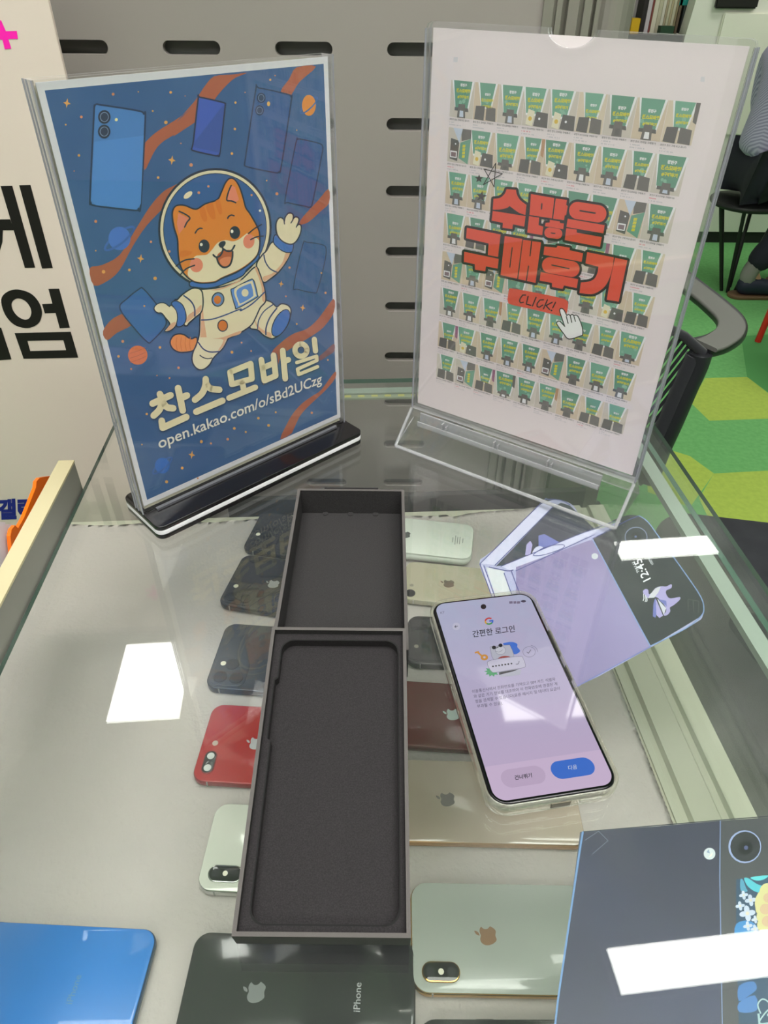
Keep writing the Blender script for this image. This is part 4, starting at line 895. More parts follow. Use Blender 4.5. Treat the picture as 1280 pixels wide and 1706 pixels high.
def used_phone(label, p1, p2, pb, pe, side, L, T, r, back, frame, cam=None, logo=None, logo_at=0.5, text=None, text_at=0.76, dz=0.0, rough=0.12, soft=2.2, sink=None, fmetal=0.6, frough=0.25, wmin=None):
    A, B, D, E_ = [on_z(x, y, PT+dz) for x, y in (p1, p2, pb, pe)]
    d = (B-A); d.z = 0; d.normalize(); nrm = Vector((-d.y, d.x, 0))
    W = (A-D).dot(nrm)
    e = (E_-A).dot(d); cx = e+L/2 if side == 'L' else e-L/2
    c = A+d*cx-nrm*(W/2)
    t = empty('smartphone', (c.x, c.y, PT+dz-T), (0, 0, math.atan2(d.y, d.x)), label, 'phone', 'used phones lying face down on the felt')
    fm = mat('phone_frame_'+frame, frame, frough, fmetal); bk = mat('phone_back_'+back, back, rough, coat=0.6)
    bm = bmesh.new(); slab(bm, L, W, r, 0, T-0.25, soft, 0, 0, 8, 4); finish('frame', bm, fm, t, 50)
    bm = bmesh.new(); slab(bm, L-1.6, W-1.6, r-0.8, T-0.6, T, 0.35, 0, 0, 8, 2); finish('back_panel', bm, bk, t, 50)
    def part(name, fn, m, par=t): b = bmesh.new(); fn(b); return finish(name, b, m, par, 50)
    x0, y0 = -L/2, -W/2
    if cam == 'plus':
        part('camera_bump', lambda b: slab(b, 10.6, 21.5, 5.2, T, T+1.0, 0.4, x0+11.5, y0+17.5), fm)
        g = part('camera_glass', lambda b: slab(b, 9.2, 20.0, 4.6, T+0.9, T+1.15, 0.1, x0+11.5, y0+17.5), LENS)
        for yy in (12, 23): part('camera_lens', lambda b: cyl(b, (x0+11.5, y0+yy, T+1.1), (x0+11.5, y0+yy, T+1.3), 3.1), mat('lens_bright', '#c8ccc8', 0.1) if back in ('#a5141e',) else LENSR, g)
        part('flash', lambda b: cyl(b, (x0+11.8, y0+36, T-0.1), (x0+11.8, y0+36, T+0.15), 2.5), mat('flash_dim', '#b9a79d', 0.3))
    if cam == 'x':
        part('camera_bump', lambda b: slab(b, 25.5, 12.4, 6.1, T, T+1.2, 0.5, x0+19.5, y0+12.5), fm)
        g = part('camera_glass', lambda b: slab(b, 23.6, 10.6, 5.2, T+1.1, T+1.35, 0.1, x0+19.5, y0+12.5), LENS)
        for xx in (12.5, 26.5): part('camera_lens', lambda b: cyl(b, (x0+xx, y0+12.5, T+1.3), (x0+xx, y0+12.5, T+1.45), 3.0), LENSR, g)
        part('flash', lambda b: cyl(b, (x0+19.5, y0+12.5, T+1.3), (x0+19.5, y0+12.5, T+1.5), 1.9), FLASH, g)
    if cam == 'single':
        part('camera_bump', lambda b: cyl(b, (x0+9.5, y0+9.5, T), (x0+9.5, y0+9.5, T+0.9), 5.2), LENSR)
        part('camera_lens', lambda b: cyl(b, (x0+9.5, y0+9.5, T+0.85), (x0+9.5, y0+9.5, T+1.05), 3.6), LENS)
        part('flash', lambda b: cyl(b, (x0+9.5, y0+22, T-0.1), (x0+9.5, y0+22, T+0.15), 2.2), mat('flash_dim2', '#8a8676', 0.3))
    if cam in ('pro', 'duo'):
        s = 33.0
        part('camera_bump', lambda b: slab(b, s, s, 8, T-0.05, T+1.1, 0.5, x0+s/2+3.2, y0+s/2+3.2), bk)
        cx0, cy0 = x0+s/2+3.2, y0+s/2+3.2
        for xx, yy in (((-7.6, -7.6), (7.6, -7.6), (0, 8)) if cam == 'pro' else ((-7.6, -7.6), (7.6, -7.6))):
            l = part('camera_lens', lambda b: cyl(b, (cx0+xx, cy0+yy, T+1.0), (cx0+xx, cy0+yy, T+2.3), 6.4, 6.0, 24), fm)
            part('lens_glass', lambda b: cyl(b, (cx0+xx, cy0+yy, T+2.25), (cx0+xx, cy0+yy, T+2.45), 5.2, n=24), LENS, l)
        part('flash', lambda b: cyl(b, (cx0-9, cy0+8.5, T+1.0), (cx0-9, cy0+8.5, T+1.3), 2.6), FLASH)
    if logo:
        a = Art(); z = 0; lx = -L/2+L*logo_at
        for l in LOOPS: a.poly([(lx+x*0.62, y*0.62) for x, y in l], mat('logo_'+logo, logo, 0.12 if logo != '#8d7a6a' else 0.4, 0.35), 2, raw=True)
        a.build('logo', t, 'xy', T)
    if text:
        a = Art(); tx = -L/2+L*text_at; a.text('iPhone', (tx, -8.2), (tx, 8.2), mat('phone_text_'+text, text, 0.3), 2, bold=0.01, raw=True); a.build('lettering', t, 'xy', T)
    # thin antenna lines and a side key on the frame
    part('antenna_line', lambda b: box(b, x0+13, x0+14.2, y0-0.06, y0+1.2, 0.8, T-0.9), mat('antenna_grey', '#8f8f8c', 0.5))
    part('side_key', lambda b: slab(b, 11, 0.7, 0.3, T*0.35, T*0.65, 0.2, x0+L*0.27, W/2+0.1), fm)
    return t
BLKB, = ['#16171a']
used_phone('small black phone with three lenses, topmost of the phones beside the black trays', (434, 852), (482, 858), (428, 919), (417, 887), 'L', 146.7, 7.6, 11, '#15171b', '#24262a', 'pro')
used_phone('black phone with pale flash dot and silver fruit logo, second from the poster base', (405, 922), (468, 931), (392, 1011), (382, 967), 'L', 150.9, 8.0, 11.5, '#14171d', '#23262b', 'duo', '#b4b6b6', 0.31)
used_phone('dark blue phone with square camera block, just above the bright red phone', (385, 1038), (455, 1043), (365, 1147), (358, 1094), 'L', 160.8, 7.6, 11, '#1d2735', '#232c3c', 'pro', rough=0.3, soft=0.9)
used_phone('bright red phone with oval twin lens camera, beside the black phone tray', (360, 1172), (432, 1176), (348, 1303), (335, 1240), 'L', 158.4, 7.5, 11, '#a5141e', '#8c1620', 'plus', '#b9b9bd', 0.285, fmetal=0.4)
used_phone('white phone with chrome rim and black camera pill, beside the black phone tray', (370, 1337), (410, 1339), (350, 1485), (341, 1417), 'L', 143.6, 7.7, 11, '#cfd2c6', '#c9cbc8', 'x', fmetal=0.95, frough=0.08)
used_phone('black phone with grey fruit logo and lettering, below the black phone tray', (340, 1551), (655, 1565), (300, 1758), (307, 1640), 'L', 151.0, 7.5, 10.5, '#26282a', '#1e1f21', None, '#8f9294', 0.305, '#a8aaac', 0.765, fmetal=0.3)
used_phone('bright blue phone lying on the felt with faint grey lettering', (20, 1535), (220, 1545), (0, 1765), (243, 1630), 'R', 158.0, 7.6, 10.5, '#1674c6', '#35506e', None, None, 0.3, '#4f7fa8', 0.73, rough=0.35, fmetal=0.4)
used_phone('glossy white old phone with rounded back, furthest along the felt', (672, 862), (760, 871), (672, 921), (789, 897), 'R', 115.5, 12.0, 12, '#dfe6dc', '#dfe6dc', None, '#5f6663', 0.31, None, dz=5.3, soft=5.5, fmetal=0.0, frough=0.1)
used_phone('champagne gold phone with small round camera, below the white old phone', (690, 935), (800, 946), (690, 1000), (672, 970), 'L', 138.4, 7.2, 10.5, '#b3ad94', '#c9c5ae', 'single', '#7d715f', 0.34, rough=0.3)
used_phone('black phone partly under the clear phone case, above the dark red phone', (690, 1025), (735, 1027), (690, 1106), (678, 1070), 'L', 150.9, 8.2, 11.5, '#1e2126', '#222529', 'single', '#a9abac', 0.34)
used_phone('dark red phone with silver fruit logo between the tray and lit phone', (690, 1134), (755, 1138), (700, 1244), (652, 1190), 'L', 158.4, 8.0, 11, '#5e1117', '#5a161b', 'single', '#c3d2cf', 0.335, rough=0.25, fmetal=0.4)
used_phone('pale gold phone with dark grey fruit logo below the dark red phone', (700, 1265), (780, 1267), (700, 1403), (966, 1345), 'R', 158.4, 7.6, 10, '#b3a493', '#b98f62', 'plus', '#56504b', 0.33)
used_phone('silver phone in polished gold frame with black camera pill near the bottom', (720, 1469), (940, 1473), (720, 1656), (685, 1560), 'L', 157.5, 7.8, 11.5, '#aab1a8', '#c39a55', 'x', '#b08a6a', 0.325, rough=0.2, fmetal=0.95, frough=0.12)
used_phone('black phone of which only the top edge shows below the silver and gold phone', (720, 1696), (920, 1697), (720, 1905), (698, 1790), 'L', 160.0, 7.8, 11.5, '#232526', '#1d1e20', None)
a = Art()
wp = [o for o in bpy.data.objects if o.get('label', '').startswith('glossy white old phone')][0]
for k, (x, h_) in enumerate(((34, 9), (37, 16), (39.5, 12), (42, 13), (45.5, 8))):
    a.poly([(x, -h_/2), (x+1.0, -h_/2), (x+1.0, h_/2), (x, h_/2)], mat('faint_print', '#8f9892', 0.5), 2, raw=True)
a.build('rear_print', wp, 'xy', 12.0)

# ================================================================== phone cutouts stuck under the counter glass
def cutout(label, outline, z, m):
    c = [on_z(x, y, z) for x, y in outline]; cx = sum(p.x for p in c)/len(c); cy = sum(p.y for p in c)/len(c)
    t = empty('phone_cutout', (cx, cy, z-0.5), (0, 0, 0), label, 'display card')
    bm = bmesh.new(); prism(bm, [(p.x-cx, p.y-cy) for p in c], 0, 0.5); finish('card', bm, m, t)
    return t, Frame((cx, cy, z), (1, 0, 0), (0, 1, 0))
CZ = -5.6
RIM = ink('#a9aace', 0.93, 0.35)
ol = [(799, 940), (820, 918), (900, 845), (913, 835), (934, 833), (955, 842), (968, 862), (992, 884), (1038, 864), (1058, 861), (1076, 868), (1092, 890), (1163, 993), (1173, 1012), (1171, 1026), (1160, 1037), (1085, 1078), (960, 1144), (900, 1140), (840, 1040), (824, 995)]
pc, fpc = cutout('lavender folding phone cutout under the glass beside the clear sign holder', smooth(ol, 3), CZ, RIM)
a = Art(fpc)
def b2(l): return [(640+x/2, 800+y/2) for x, y in l]
def g4(l): return [(870+x/4, 830+y/4) for x, y in l]
def k4(l): return [(640+x/4, 620+y/4) for x, y in l]
def m4_(l): return [(960+x/4, 960+y/4) for x, y in l]
VD = ink('#4b4f93', 0.81, 0.35); VL = ink('#c3c3de', 0.93, 0.35); DARK = ink('#3d4150', 0.81, 0.3); LAV = mat('lavender_back', tuple(min(.9, x*0.5) for x in lin('#ab9cd4')), 0.35, mix=(8, '#8f86b0', 0.35, 0.75)); VBL = ink('#6f76b8', 0.87, 0.35); VP = ink('#a79fd0', 0.87, 0.35)
a.poly(k4([(640, 1275), (1040, 885), (1080, 860), (1130, 900), (1090, 935), (820, 1205), (740, 1285)]), VL, 1)
a.poly(k4([(745, 1295), (1120, 905), (1180, 870), (1240, 890), (1420, 1060), (1280, 1100), (820, 1285)]), DARK, 2)
for l in (k4([(640, 1278), (1040, 880), (1090, 850), (1180, 855), (1240, 885)]), k4([(740, 1288), (1125, 900)]), k4([(640, 1278), (720, 1500)]), k4([(665, 1290), (740, 1500)]), k4([(700, 1300), (820, 1325), (860, 1320)]), k4([(800, 1340), (850, 1480)]), k4([(850, 1330), (905, 1480)])): a.stroke(smooth(l, 3, False), 1.5, VD, 5)
a.poly(k4([(640, 1285), (665, 1290), (740, 1500), (720, 1500)]), VL, 2); a.poly(k4([(680, 1300), (800, 1325), (850, 1490), (745, 1500)]), ink('#d2d5dc', 0.87, 0.25), 2)
a.poly(k4([(780, 1295), (1280, 1090), (1400, 1050), (1480, 1030), (1280, 1135), (890, 1310), (850, 1325)]), VL, 3)
a.stroke(k4([(780, 1295), (1280, 1090), (1560, 985)]), 1.2, VD, 5); a.stroke(k4([(880, 1325), (1280, 1140), (1400, 1085)]), 1.2, VD, 5)
a.stroke(smooth(k4([(1000, 1212), (1080, 1165), (1190, 1150), (1190, 1175), (1080, 1215), (1010, 1225)]), 3), 1.2, VD, 6, True)
a.poly(k4([(940, 1220), (950, 1150), (975, 1125), (990, 1150), (975, 1220)]), VP, 4); a.poly(k4([(1030, 1160), (1030, 1090), (1070, 1080), (1170, 1135), (1080, 1170)]), VBL, 4); a.poly(smooth(k4([(990, 1200), (1010, 1170), (1040, 1160), (1060, 1175), (1000, 1205)]), 3), VL, 4)
a.poly(b2([(440, 290), (695, 197), (888, 555), (640, 690), (540, 690), (440, 380)]), LAV, 4)
scrn = b2([(695, 197), (790, 140)])+smooth(g4([(600, 150), (700, 115), (780, 120), (840, 160), (920, 270), (1100, 520), (1190, 660), (1210, 740), (1190, 790)]), 3, False)+[(1085, 1077)]
a.poly(scrn, mat('cutout_screen', tuple(x*0.45 for x in lin('#41454f')), 0.3), 5)
ED = ink('#7f9acb', 0.87, 0.35)
a.stroke(b2([(695, 197), (888, 555)]), 1.8, ED, 6); a.stroke(smooth(g4([(780, 118), (840, 160), (920, 270), (1100, 520), (1192, 660), (1212, 740), (1190, 790), (1090, 870), (860, 985)]), 3, False), 1.8, ED, 7); a.stroke(b2([(888, 555), (640, 690)]), 1.5, VBL, 7)
a.stroke(smooth(g4([(470, 270), (600, 205), (700, 150), (780, 118)]), 3, False), 1.5, VD, 6)
a.dot(*g4([(485, 388)])[0], 5.6, ink('#cfd4dc', 0.81), 7, 5.0); a.dot(*g4([(760, 260)])[0], 19, ink('#8a94b5', 0.74), 7, 17); a.dot(*g4([(760, 260)])[0], 17.6, ink('#343843', 0.74), 8, 15.6); a.dot(*g4([(760, 258)])[0], 9, ink('#23262f', 0.62), 9, 8); a.dot(*g4([(757, 258)])[0], 2, ink('#6a75a8', 0.74), 10)
LT = ink('#d5d8e6', 1.2)
a.text('12:45', g4([(858, 538)])[0], g4([(790, 400)])[0], LT, 8, bold=0.006, hs=1.0); a.text('THU 11', g4([(783, 494)])[0], g4([(748, 425)])[0], LT, 8, bold=0.01); a.text('100%', g4([(878, 438)])[0], g4([(852, 396)])[0], LT, 8)
# winged horse on the cover screen
a.poly(smooth(m4_([(445, 105), (460, 88), (480, 92), (485, 120), (500, 115), (530, 80), (570, 68), (600, 70), (635, 55), (635, 80), (600, 98), (605, 130), (630, 150), (690, 140), (690, 160), (650, 195), (625, 210), (628, 235), (605, 262), (582, 260), (600, 235), (595, 205), (560, 160), (530, 140), (480, 148), (462, 130)]), 3), VP, 8)
a.poly(m4_([(500, 115), (530, 82), (565, 70), (548, 110), (520, 145), (480, 148)]), ink('#cfd0d8', 0.81), 9); a.poly(m4_([(525, 150), (545, 190), (530, 278), (512, 270), (515, 190)]), VBL, 9); a.poly(m4_([(530, 148), (580, 265), (555, 280), (535, 260)]), VP, 10); a.poly(m4_([(540, 150), (600, 215), (585, 260)]), ink('#d0d2de', 0.81), 10); a.poly(m4_([(545, 155), (600, 165), (605, 205)]), VBL, 10)
for l in ([(450, 120), (452, 150), (447, 165)], [(462, 130), (465, 158), (460, 172)], [(470, 140), (474, 160), (470, 172)]): a.stroke(m4_(l), 1.0, LT, 10)
TP = ink('#7c8079', 0.62)
for l in ([(745, 155), (748, 240)], [(780, 160), (784, 235)], [(818, 168), (815, 250)], [(745, 155), (818, 168)]): a.stroke(m4_(l), 0.7, TP, 9)
a.build('print', pc, 'xy', 0.5)

nav = [(967, 1386), (1200, 1369), (1400, 1353), (1455, 1840), (906, 1840), (928, 1690)]
nc, fnc = cutout('navy folding phone cutout with flower wallpaper under the glass', nav, CZ, ink('#4a5266', 0.81, 0.35))
a = Art(fnc)
def n4(l): return [(960+x/4, 1340+y/4) for x, y in l]
def z6(l): return [(1180+x/6.41, 1440+y/6.41) for x, y in l]
NV = mat('cutout_navy', tuple(x*0.26 for x in lin('#4a4e7c')), 0.35, mix=(7, '#343c60', 0.45, 0.85)); NVD = mat('cutout_navy_screen', tuple(x*0.75 for x in lin('#41434c')), 0.3)
a.poly(n4([(45, 190), (962, 110), (965, 2000), (-230, 2000), (-130, 1400)]), NV, 1)
a.poly(n4([(962, 110), (1760, 55), (1980, 2000), (965, 2000)]), NVD, 1)
a.stroke(n4([(45, 186), (20, 340), (-120, 1300), (-200, 2000)]), 3.2, ink('#6d92c4', 0.87, 0.3), 3); a.stroke(n4([(45, 184), (962, 106), (1500, 62)]), 1.6, ink('#272b3a', 0.74), 3); a.stroke(n4([(962, 110), (958, 480), (975, 1460), (980, 2000)]), 1.5, ink('#7d92c0', 0.87, 0.3), 3)
a.dot(*n4([(890, 330)])[0], 9.8, ink('#cdd6dc', 0.81, 0.25), 3, 9.8); a.poly(n4([(868, 320), (885, 300), (892, 328)]), ink('#8fa2c0', 0.81), 4); a.poly(n4([(880, 355), (905, 345), (912, 318)]), ink('#f0eedd', 0.74), 4)
a.dot(*n4([(1125, 283)])[0], 27.5, ink('#93a3cf', 0.87, 0.3), 3); a.dot(*n4([(1128, 283)])[0], 25, ink('#34363e', 0.74, 0.2), 4); a.dot(*n4([(1130, 290)])[0], 12, ink('#282a33', 0.62, 0.1), 5); a.dot(*n4([(1133, 290)])[0], 3.5, ink('#5a628f', 0.74, 0.1), 6)
for l in ([(60, 240), (150, 180)], [(108, 333), (213, 243)], [(150, 180), (213, 243)]): a.stroke(n4(l), 0.8, ink('#8e97ad', 0.68), 5)
# wallpaper: leaves, small white blossoms, a big cream flower
a.poly(z6([(300, 160), (641, 120), (900, 100), (950, 1706), (330, 1706), (300, 800)]), ink('#2f4e6b', 0.81, 0.35), 2)
for l, h in (([(385, 150), (430, 150), (520, 210), (590, 240), (570, 300), (500, 290), (420, 230)], '#3f95a4'), ([(455, 140), (641, 118), (600, 160), (520, 175)], '#48a0a8'), ([(345, 165), (375, 170), (400, 240), (420, 290), (350, 280)], '#3f7891'), ([(300, 640), (420, 600), (520, 660), (500, 760), (300, 770)], '#2f6ca0'), ([(330, 1300), (480, 1250), (520, 1330), (440, 1400), (330, 1460)], '#365f92'), ([(330, 1480), (500, 1400), (520, 1560), (340, 1580)], '#3b6396')): a.poly(smooth(z6(l), 3), ink(h, 1.4, 0.35), 3)
for x, y, r in ((380, 330, 7.4), (455, 385, 9.6), (343, 445, 7.6), (420, 525, 13), (425, 660, 7.8), (500, 690, 7), (505, 590, 6.5)):
    c = z6([(x, y)])[0]
    for k in range(4):
        t = radians(80+90*k); a.dot(c[0]+r*0.52*cos(t), c[1]+r*0.52*sin(t), r*0.52, ink('#c3cfe6', 0.81), 4, r*0.36, 80+90*k, n=12)
    a.dot(*c, r*0.25, ink('#e6dcc8', 0.74), 5, n=10)
for x, y, r in ((640, 290, 14), (600, 400, 15), (570, 480, 10), (600, 560, 13), (600, 650, 12), (690, 420, 30), (700, 600, 26)): a.dot(*z6([(x, y)])[0], r, ink('#d8d39a', 0.78), 5)
for x, y, r in ((640, 360, 8), (610, 480, 9), (630, 610, 9)): a.dot(*z6([(x, y)])[0], r, ink('#d5b89a', 0.78), 6)
a.stroke(smooth(z6([(560, 1590), (530, 1500), (580, 1440), (641, 1470), (660, 1530), (600, 1600), (545, 1700), (680, 1690)]), 3, False), 2.4, ink('#a7c4c8', 0.87), 6)
a.text('12', z6([(545, 1790)])[0], z6([(760, 1770)])[0], ink('#a7c4c8', 0.87), 5, bold=-0.01)
a.build('print', nc, 'xy', 0.5)

# ================================================================== chair behind the counter
CP = mat('chair_plastic', '#2b2b30', 0.42); CG = mat('chair_arm_top', '#6d6c68', 0.7, bump=(700, 0.2)); CF = mat('chair_fabric', '#22222a', 0.85, bump=(900, 0.4), sheen=0.3)
ZA = -215.0
c0 = on_z(1178, 588, ZA)
ch = empty('office_chair', (c0.x, c0.y, FLOOR_Z), (0, 0, 0), 'black mesh backed office chair with grey arm loop behind the glass counter', 'chair')
def lo(p): return Vector((p.x-c0.x, p.y-c0.y, p.z-FLOOR_Z))
def band(path, w, h):
    """flat rounded bar swept along a horizontal path"""
    P = path
    rings = []
    for i, p in enumerate(P):
        a, b = P[max(i-1, 0)], P[min(i+1, len(P)-1)]; d = (b-a).normalized(); s = d.cross(Vector((0, 0, 1)))
        if s.length < 0.3: s = Vector((0, 1, 0)).cross(d)*-1
        s.normalize(); u = s.cross(d).normalized()
        rings.append([p+s*x+u*z for x, z in rr(w, h, h*0.42, 4)])
    bm = bmesh.new(); loft(bm, rings); return bm
def sm3(pts, n=5):
    P = [Vector(p) for p in pts]; out = []
    for i in range(len(P)-1):
        p0, p1, p2, p3 = P[max(i-1, 0)], P[i], P[i+1], P[min(i+2, len(P)-1)]
        for k in range(n):
            t = k/n; out.append(0.5*((2*p1)+(p2-p0)*t+(2*p0-5*p1+4*p2-p3)*t*t+(3*p1-p0-3*p2+p3)*t*t*t))
    out.append(P[-1]); return out
armpx = [(1060, 400), (1110, 443), (1155, 480), (1190, 508), (1217, 535), (1217, 556), (1195, 572), (1165, 580)]
finish('arm', band(sm3([lo(on_z(x, y, ZA)) for x, y in armpx]), 58, 26), CP, ch, 50)
pad = [(1060, 398), (1110, 441), (1155, 478), (1190, 506), (1217, 533), (1216, 553), (1195, 569), (1176, 576)]
finish('arm_pad', band(sm3([lo(on_z(x, y, ZA+12)) for x, y in pad]), 52, 8), CG, ch, 50)
YB = c0.y
side = [lo(on_y(x, y, YB)) for x, y in [(1168, 588), (1160, 612), (1143, 650), (1122, 700), (1102, 745), (1080, 800)]]
bm = bmesh.new(); tube(bm, sm3(side), [22]*26, 12); finish('back_frame', bm, CP, ch, 60)
mm = bpy.data.materials.new('chair_mesh'); mm.use_nodes = True; nt = mm.node_tree; b = nt.nodes['Principled BSDF']; b.inputs['Base Color'].default_value = (*lin('#23232a'), 1); b.inputs['Roughness'].default_value = 0.9
tc = nt.nodes.new('ShaderNodeTexCoord'); wv = nt.nodes.new('ShaderNodeTexWave'); wv.bands_direction = 'X'; wv.inputs['Scale'].default_value = 28
mp = nt.nodes.new('ShaderNodeMapping'); mp.inputs['Rotation'].default_value = (0, radians(-24), 0)
gt = nt.nodes.new('ShaderNodeMath'); gt.operation = 'GREATER_THAN'; gt.inputs[1].default_value = 0.42
nt.links.new(tc.outputs['Object'], mp.inputs[0]); nt.links.new(mp.outputs[0], wv.inputs['Vector']); nt.links.new(wv.outputs['Fac'], gt.inputs[0]); nt.links.new(gt.outputs[0], b.inputs['Alpha'])
msh = [lo(on_y(x, y, YB)) for x, y in [(1000, 520), (1100, 538), (1140, 556), (1160, 574), (1150, 620), (1118, 690), (1085, 760), (1000, 760)]]
bm = bmesh.new(); loft(bm, [[p+Vector((0, dy, 0)) for p in msh] for dy in (-1, 1)]); finish('back_mesh', bm, mm, ch)
bm = bmesh.new(); tube(bm, [lo(on_y(x, y, YB)) for x, y in [(1000, 522), (1100, 540), (1140, 560), (1172, 588)]], 9, 8)
tube(bm, [lo(on_y(x, y, YB)) for x, y in [(1158, 592), (1132, 650), (1108, 705), (1075, 775)]], 18, 8)
finish('back_trim', bm, CF, ch, 60)
bl = lo(on_y(1080, 800, YB)); zs = 455
bm = bmesh.new(); slab(bm, 460, 440, 60, zs-35, zs+30, 18, bl.x-230, 240, 8, 4); finish('seat', bm, CF, ch, 50)
bm = bmesh.new(); cyl(bm, (bl.x-230, 240, 90), (bl.x-230, 240, zs-30), 25); finish('post', bm, CP, ch, 50)
for k in range(5):
    t = radians(72*k+20); bm = bmesh.new(); tube(bm, [(bl.x-230, 240, 95), (bl.x-230+280*cos(t), 240+280*sin(t), 62)], [22, 14], 8)
    cyl(bm, (bl.x-230+280*cos(t)-14, 240+280*sin(t), 27), (bl.x-230+280*cos(t)+14, 240+280*sin(t), 27), 27); finish('leg', bm, CP, ch, 50)
bm = bmesh.new(); tube(bm, [tuple(bl), (bl.x-60, 60, zs-20), (bl.x-200, 200, zs-25)], 20, 8); finish('back_bracket', bm, CP, ch, 60)

# dark upholstered bench beside the counter
dq = on_z(1192, 857, -430)
st = empty('bench_seat', (684, 585, FLOOR_Z), (0, 0, -radians(10.4)), 'dark upholstered low bench pushed against the side of the glass counter', 'bench')
bm = bmesh.new(); slab(bm, 520, 850, 70, 390, 470, 22, 0, 0, 8, 4); finish('cushion', bm, mat('bench_fabric', '#24252b', 0.9, bump=(500, 0.6), mix=(20, '#2f3036', 0.4, 0.7)), st, 50)
for sx in (-1, 1):
    for sy in (-1, 1):
        bm = bmesh.new(); cyl(bm, (sx*215, sy*370, 0), (sx*205, sy*360, 392), 16, 20); finish('leg', bm, CP, st, 50)

# red legged chair at the frame's edge
RD = mat('red_paint', '#c8291f', 0.35)
r0 = on_z(1263, 569, FLOOR_Z); r1 = on_y(1300, 480, r0.y)
rc_ = empty('side_chair', (r0.x, r0.y, FLOOR_Z), (0, 0, 0), 'chair with slim bright red tubular legs on the green carpet', 'chair')
dx, dz = r1.x-r0.x, r1.z-FLOOR_Z; kx = 440*dx/dz
for (sx, sy) in ((0, 0), (0, -380)):
    bm = bmesh.new(); tube(bm, [(0, sy, 0), (kx, sy, 440)], 13, 10); finish('leg', bm, RD, rc_, 60)
    bm = bmesh.new(); tube(bm, [(2*kx+330, sy, 0), (kx+330, sy, 440)], 13, 10); finish('leg', bm, RD, rc_, 60)
bm = bmesh.new(); slab(bm, 400, 420, 40, 440, 465, 8, kx+165, -190); finish('seat', bm, RD, rc_, 50)
bm = bmesh.new(); tube(bm, [(kx+340, -10, 450), (kx+380, -10, 800)], 12, 10); tube(bm, [(kx+340, -370, 450), (kx+380, -370, 800)], 12, 10); box(bm, kx+360, kx+375, -370, -10, 620, 800); finish('backrest', bm, RD, rc_, 50)

# white cabinet run at the far side
YC = on_z(1200, 402, FLOOR_Z).y
YC = YC+0
cab = empty('cabinet', (on_z(1100, 400, FLOOR_Z).x, YC, FLOOR_Z), (0, 0, 0), 'long white cabinet with black plinth standing on the green carpet far behind', 'cabinet')
WC = mat('cabinet_white', '#dedbd0', 0.5); WD = mat('cabinet_door', '#e2dfd5', 0.45)
cx_ = on_z(1100, 400, FLOOR_Z).x
def cabz(y): return on_y(1200, y, YC).z-FLOOR_Z
CTOP = on_y(1100, 58, YC).z-FLOOR_Z
CR = on_y(1141, 64, YC-30).x-8-cx_
bbox('body', -900, CR, 0, 450, 60, CTOP-40, WC, cab); bbox('plinth', -900, CR, 20, 440, 0, 60, mat('plinth_black', '#1c1c1c', 0.6), cab)
dw = (CR+900)/3
for k in range(3): bbox('door', -897+k*dw, -897+k*dw+dw-8, -18, 0, 80, CTOP-60, WD, cab, 3)
bbox('worktop', -920, CR, -24, 460, CTOP-40, CTOP, mat('worktop_dark', '#4c4f4a', 0.4), cab)

# things standing on the cabinet
def standing(name, label, cat, px, depth, h, m, w=None, dy=60, group=None):
    """upright item whose near face shows from px[0] to px[2] across at the worktop"""
    p0, p1 = on_y(px[0], 55, YC+dy), on_y(px[1], 55, YC+dy)
    o = bbox(name, p0.x, p1.x, YC+dy, YC+dy+depth, CTOP+FLOOR_Z+0.5, CTOP+FLOOR_Z+h, m); tag(o, label, cat, group); return o
standing('yellow_box', 'small yellow box on the dark worktop beside the aluminium upright', 'box', (1050, 1063.5), 60, 62, mat('yel', '#e0b21a', 0.5))
standing('dark_bag', 'dark bag standing behind the small yellow box', 'bag', (1064.5, 1071.5), 110, 330, mat('bagdark', '#2c2627', 0.8), dy=80)
cols_ = ['#c9bfc6', '#7d3b36', '#d8d0bd', '#bfb79f', '#d5cfc0', '#a8997f', '#c8c2a8', '#b9ab8a', '#d2cab2', '#9c8c6e']
wd_ = ['lilac', 'brick red', 'cream', 'khaki', 'ivory', 'tan', 'sand', 'ochre', 'bone', 'brown']
x = 1072.0
for k in range(10):
    wdt = (7.5, 3.4, 8.5, 7.0, 5.5, 4, 4.5, 4, 5, 4)[k]
    standing('binder', '%s binder in the row of binders on the dark worktop' % wd_[k], 'binder', (x, x+wdt*0.85), 230, 300+12*((k*7) % 5), mat('binder'+str(k), cols_[k], 0.6), dy=80, group='binders on the far worktop'); x += wdt*0.85+0.5
standing('brown_file', 'brown file box at the end of the row of binders', 'file box', (1123.0, 1127), 220, 260, mat('brownf', '#7d6a58', 0.7), dy=80)
standing('green_pouch', 'small dark green pouch lying before the binders', 'pouch', (1100, 1122), 50, 34, mat('greenp', '#22432c', 0.7), dy=10)
tb = standing('storage_box', 'teal storage box resting on a dark grey case', 'box', (1131, 1160), 220, 330, mat('greyc', '#3f4444', 0.6), dy=80)
tag(tb, 'dark grey case under the teal box on the dark worktop', 'case'); tb.name = 'grey_case'
zt_ = on_y(1145, 9, YC+80).z
p0, p1 = on_y(1131.5, 9, YC+80), on_y(1166, 9, YC+80)
tb2 = bbox('storage_box', p0.x, p1.x, YC+80, YC+300, zt_, zt_+180, mat('teal', '#1f9c98', 0.5)); tag(tb2, 'teal storage box resting on a dark grey case', 'box')
# fit the case's top to the teal box
for v in tb.data.vertices:
    if v.co.z > (CTOP+FLOOR_Z+100)*K: v.co.z = zt_*K-0.0005

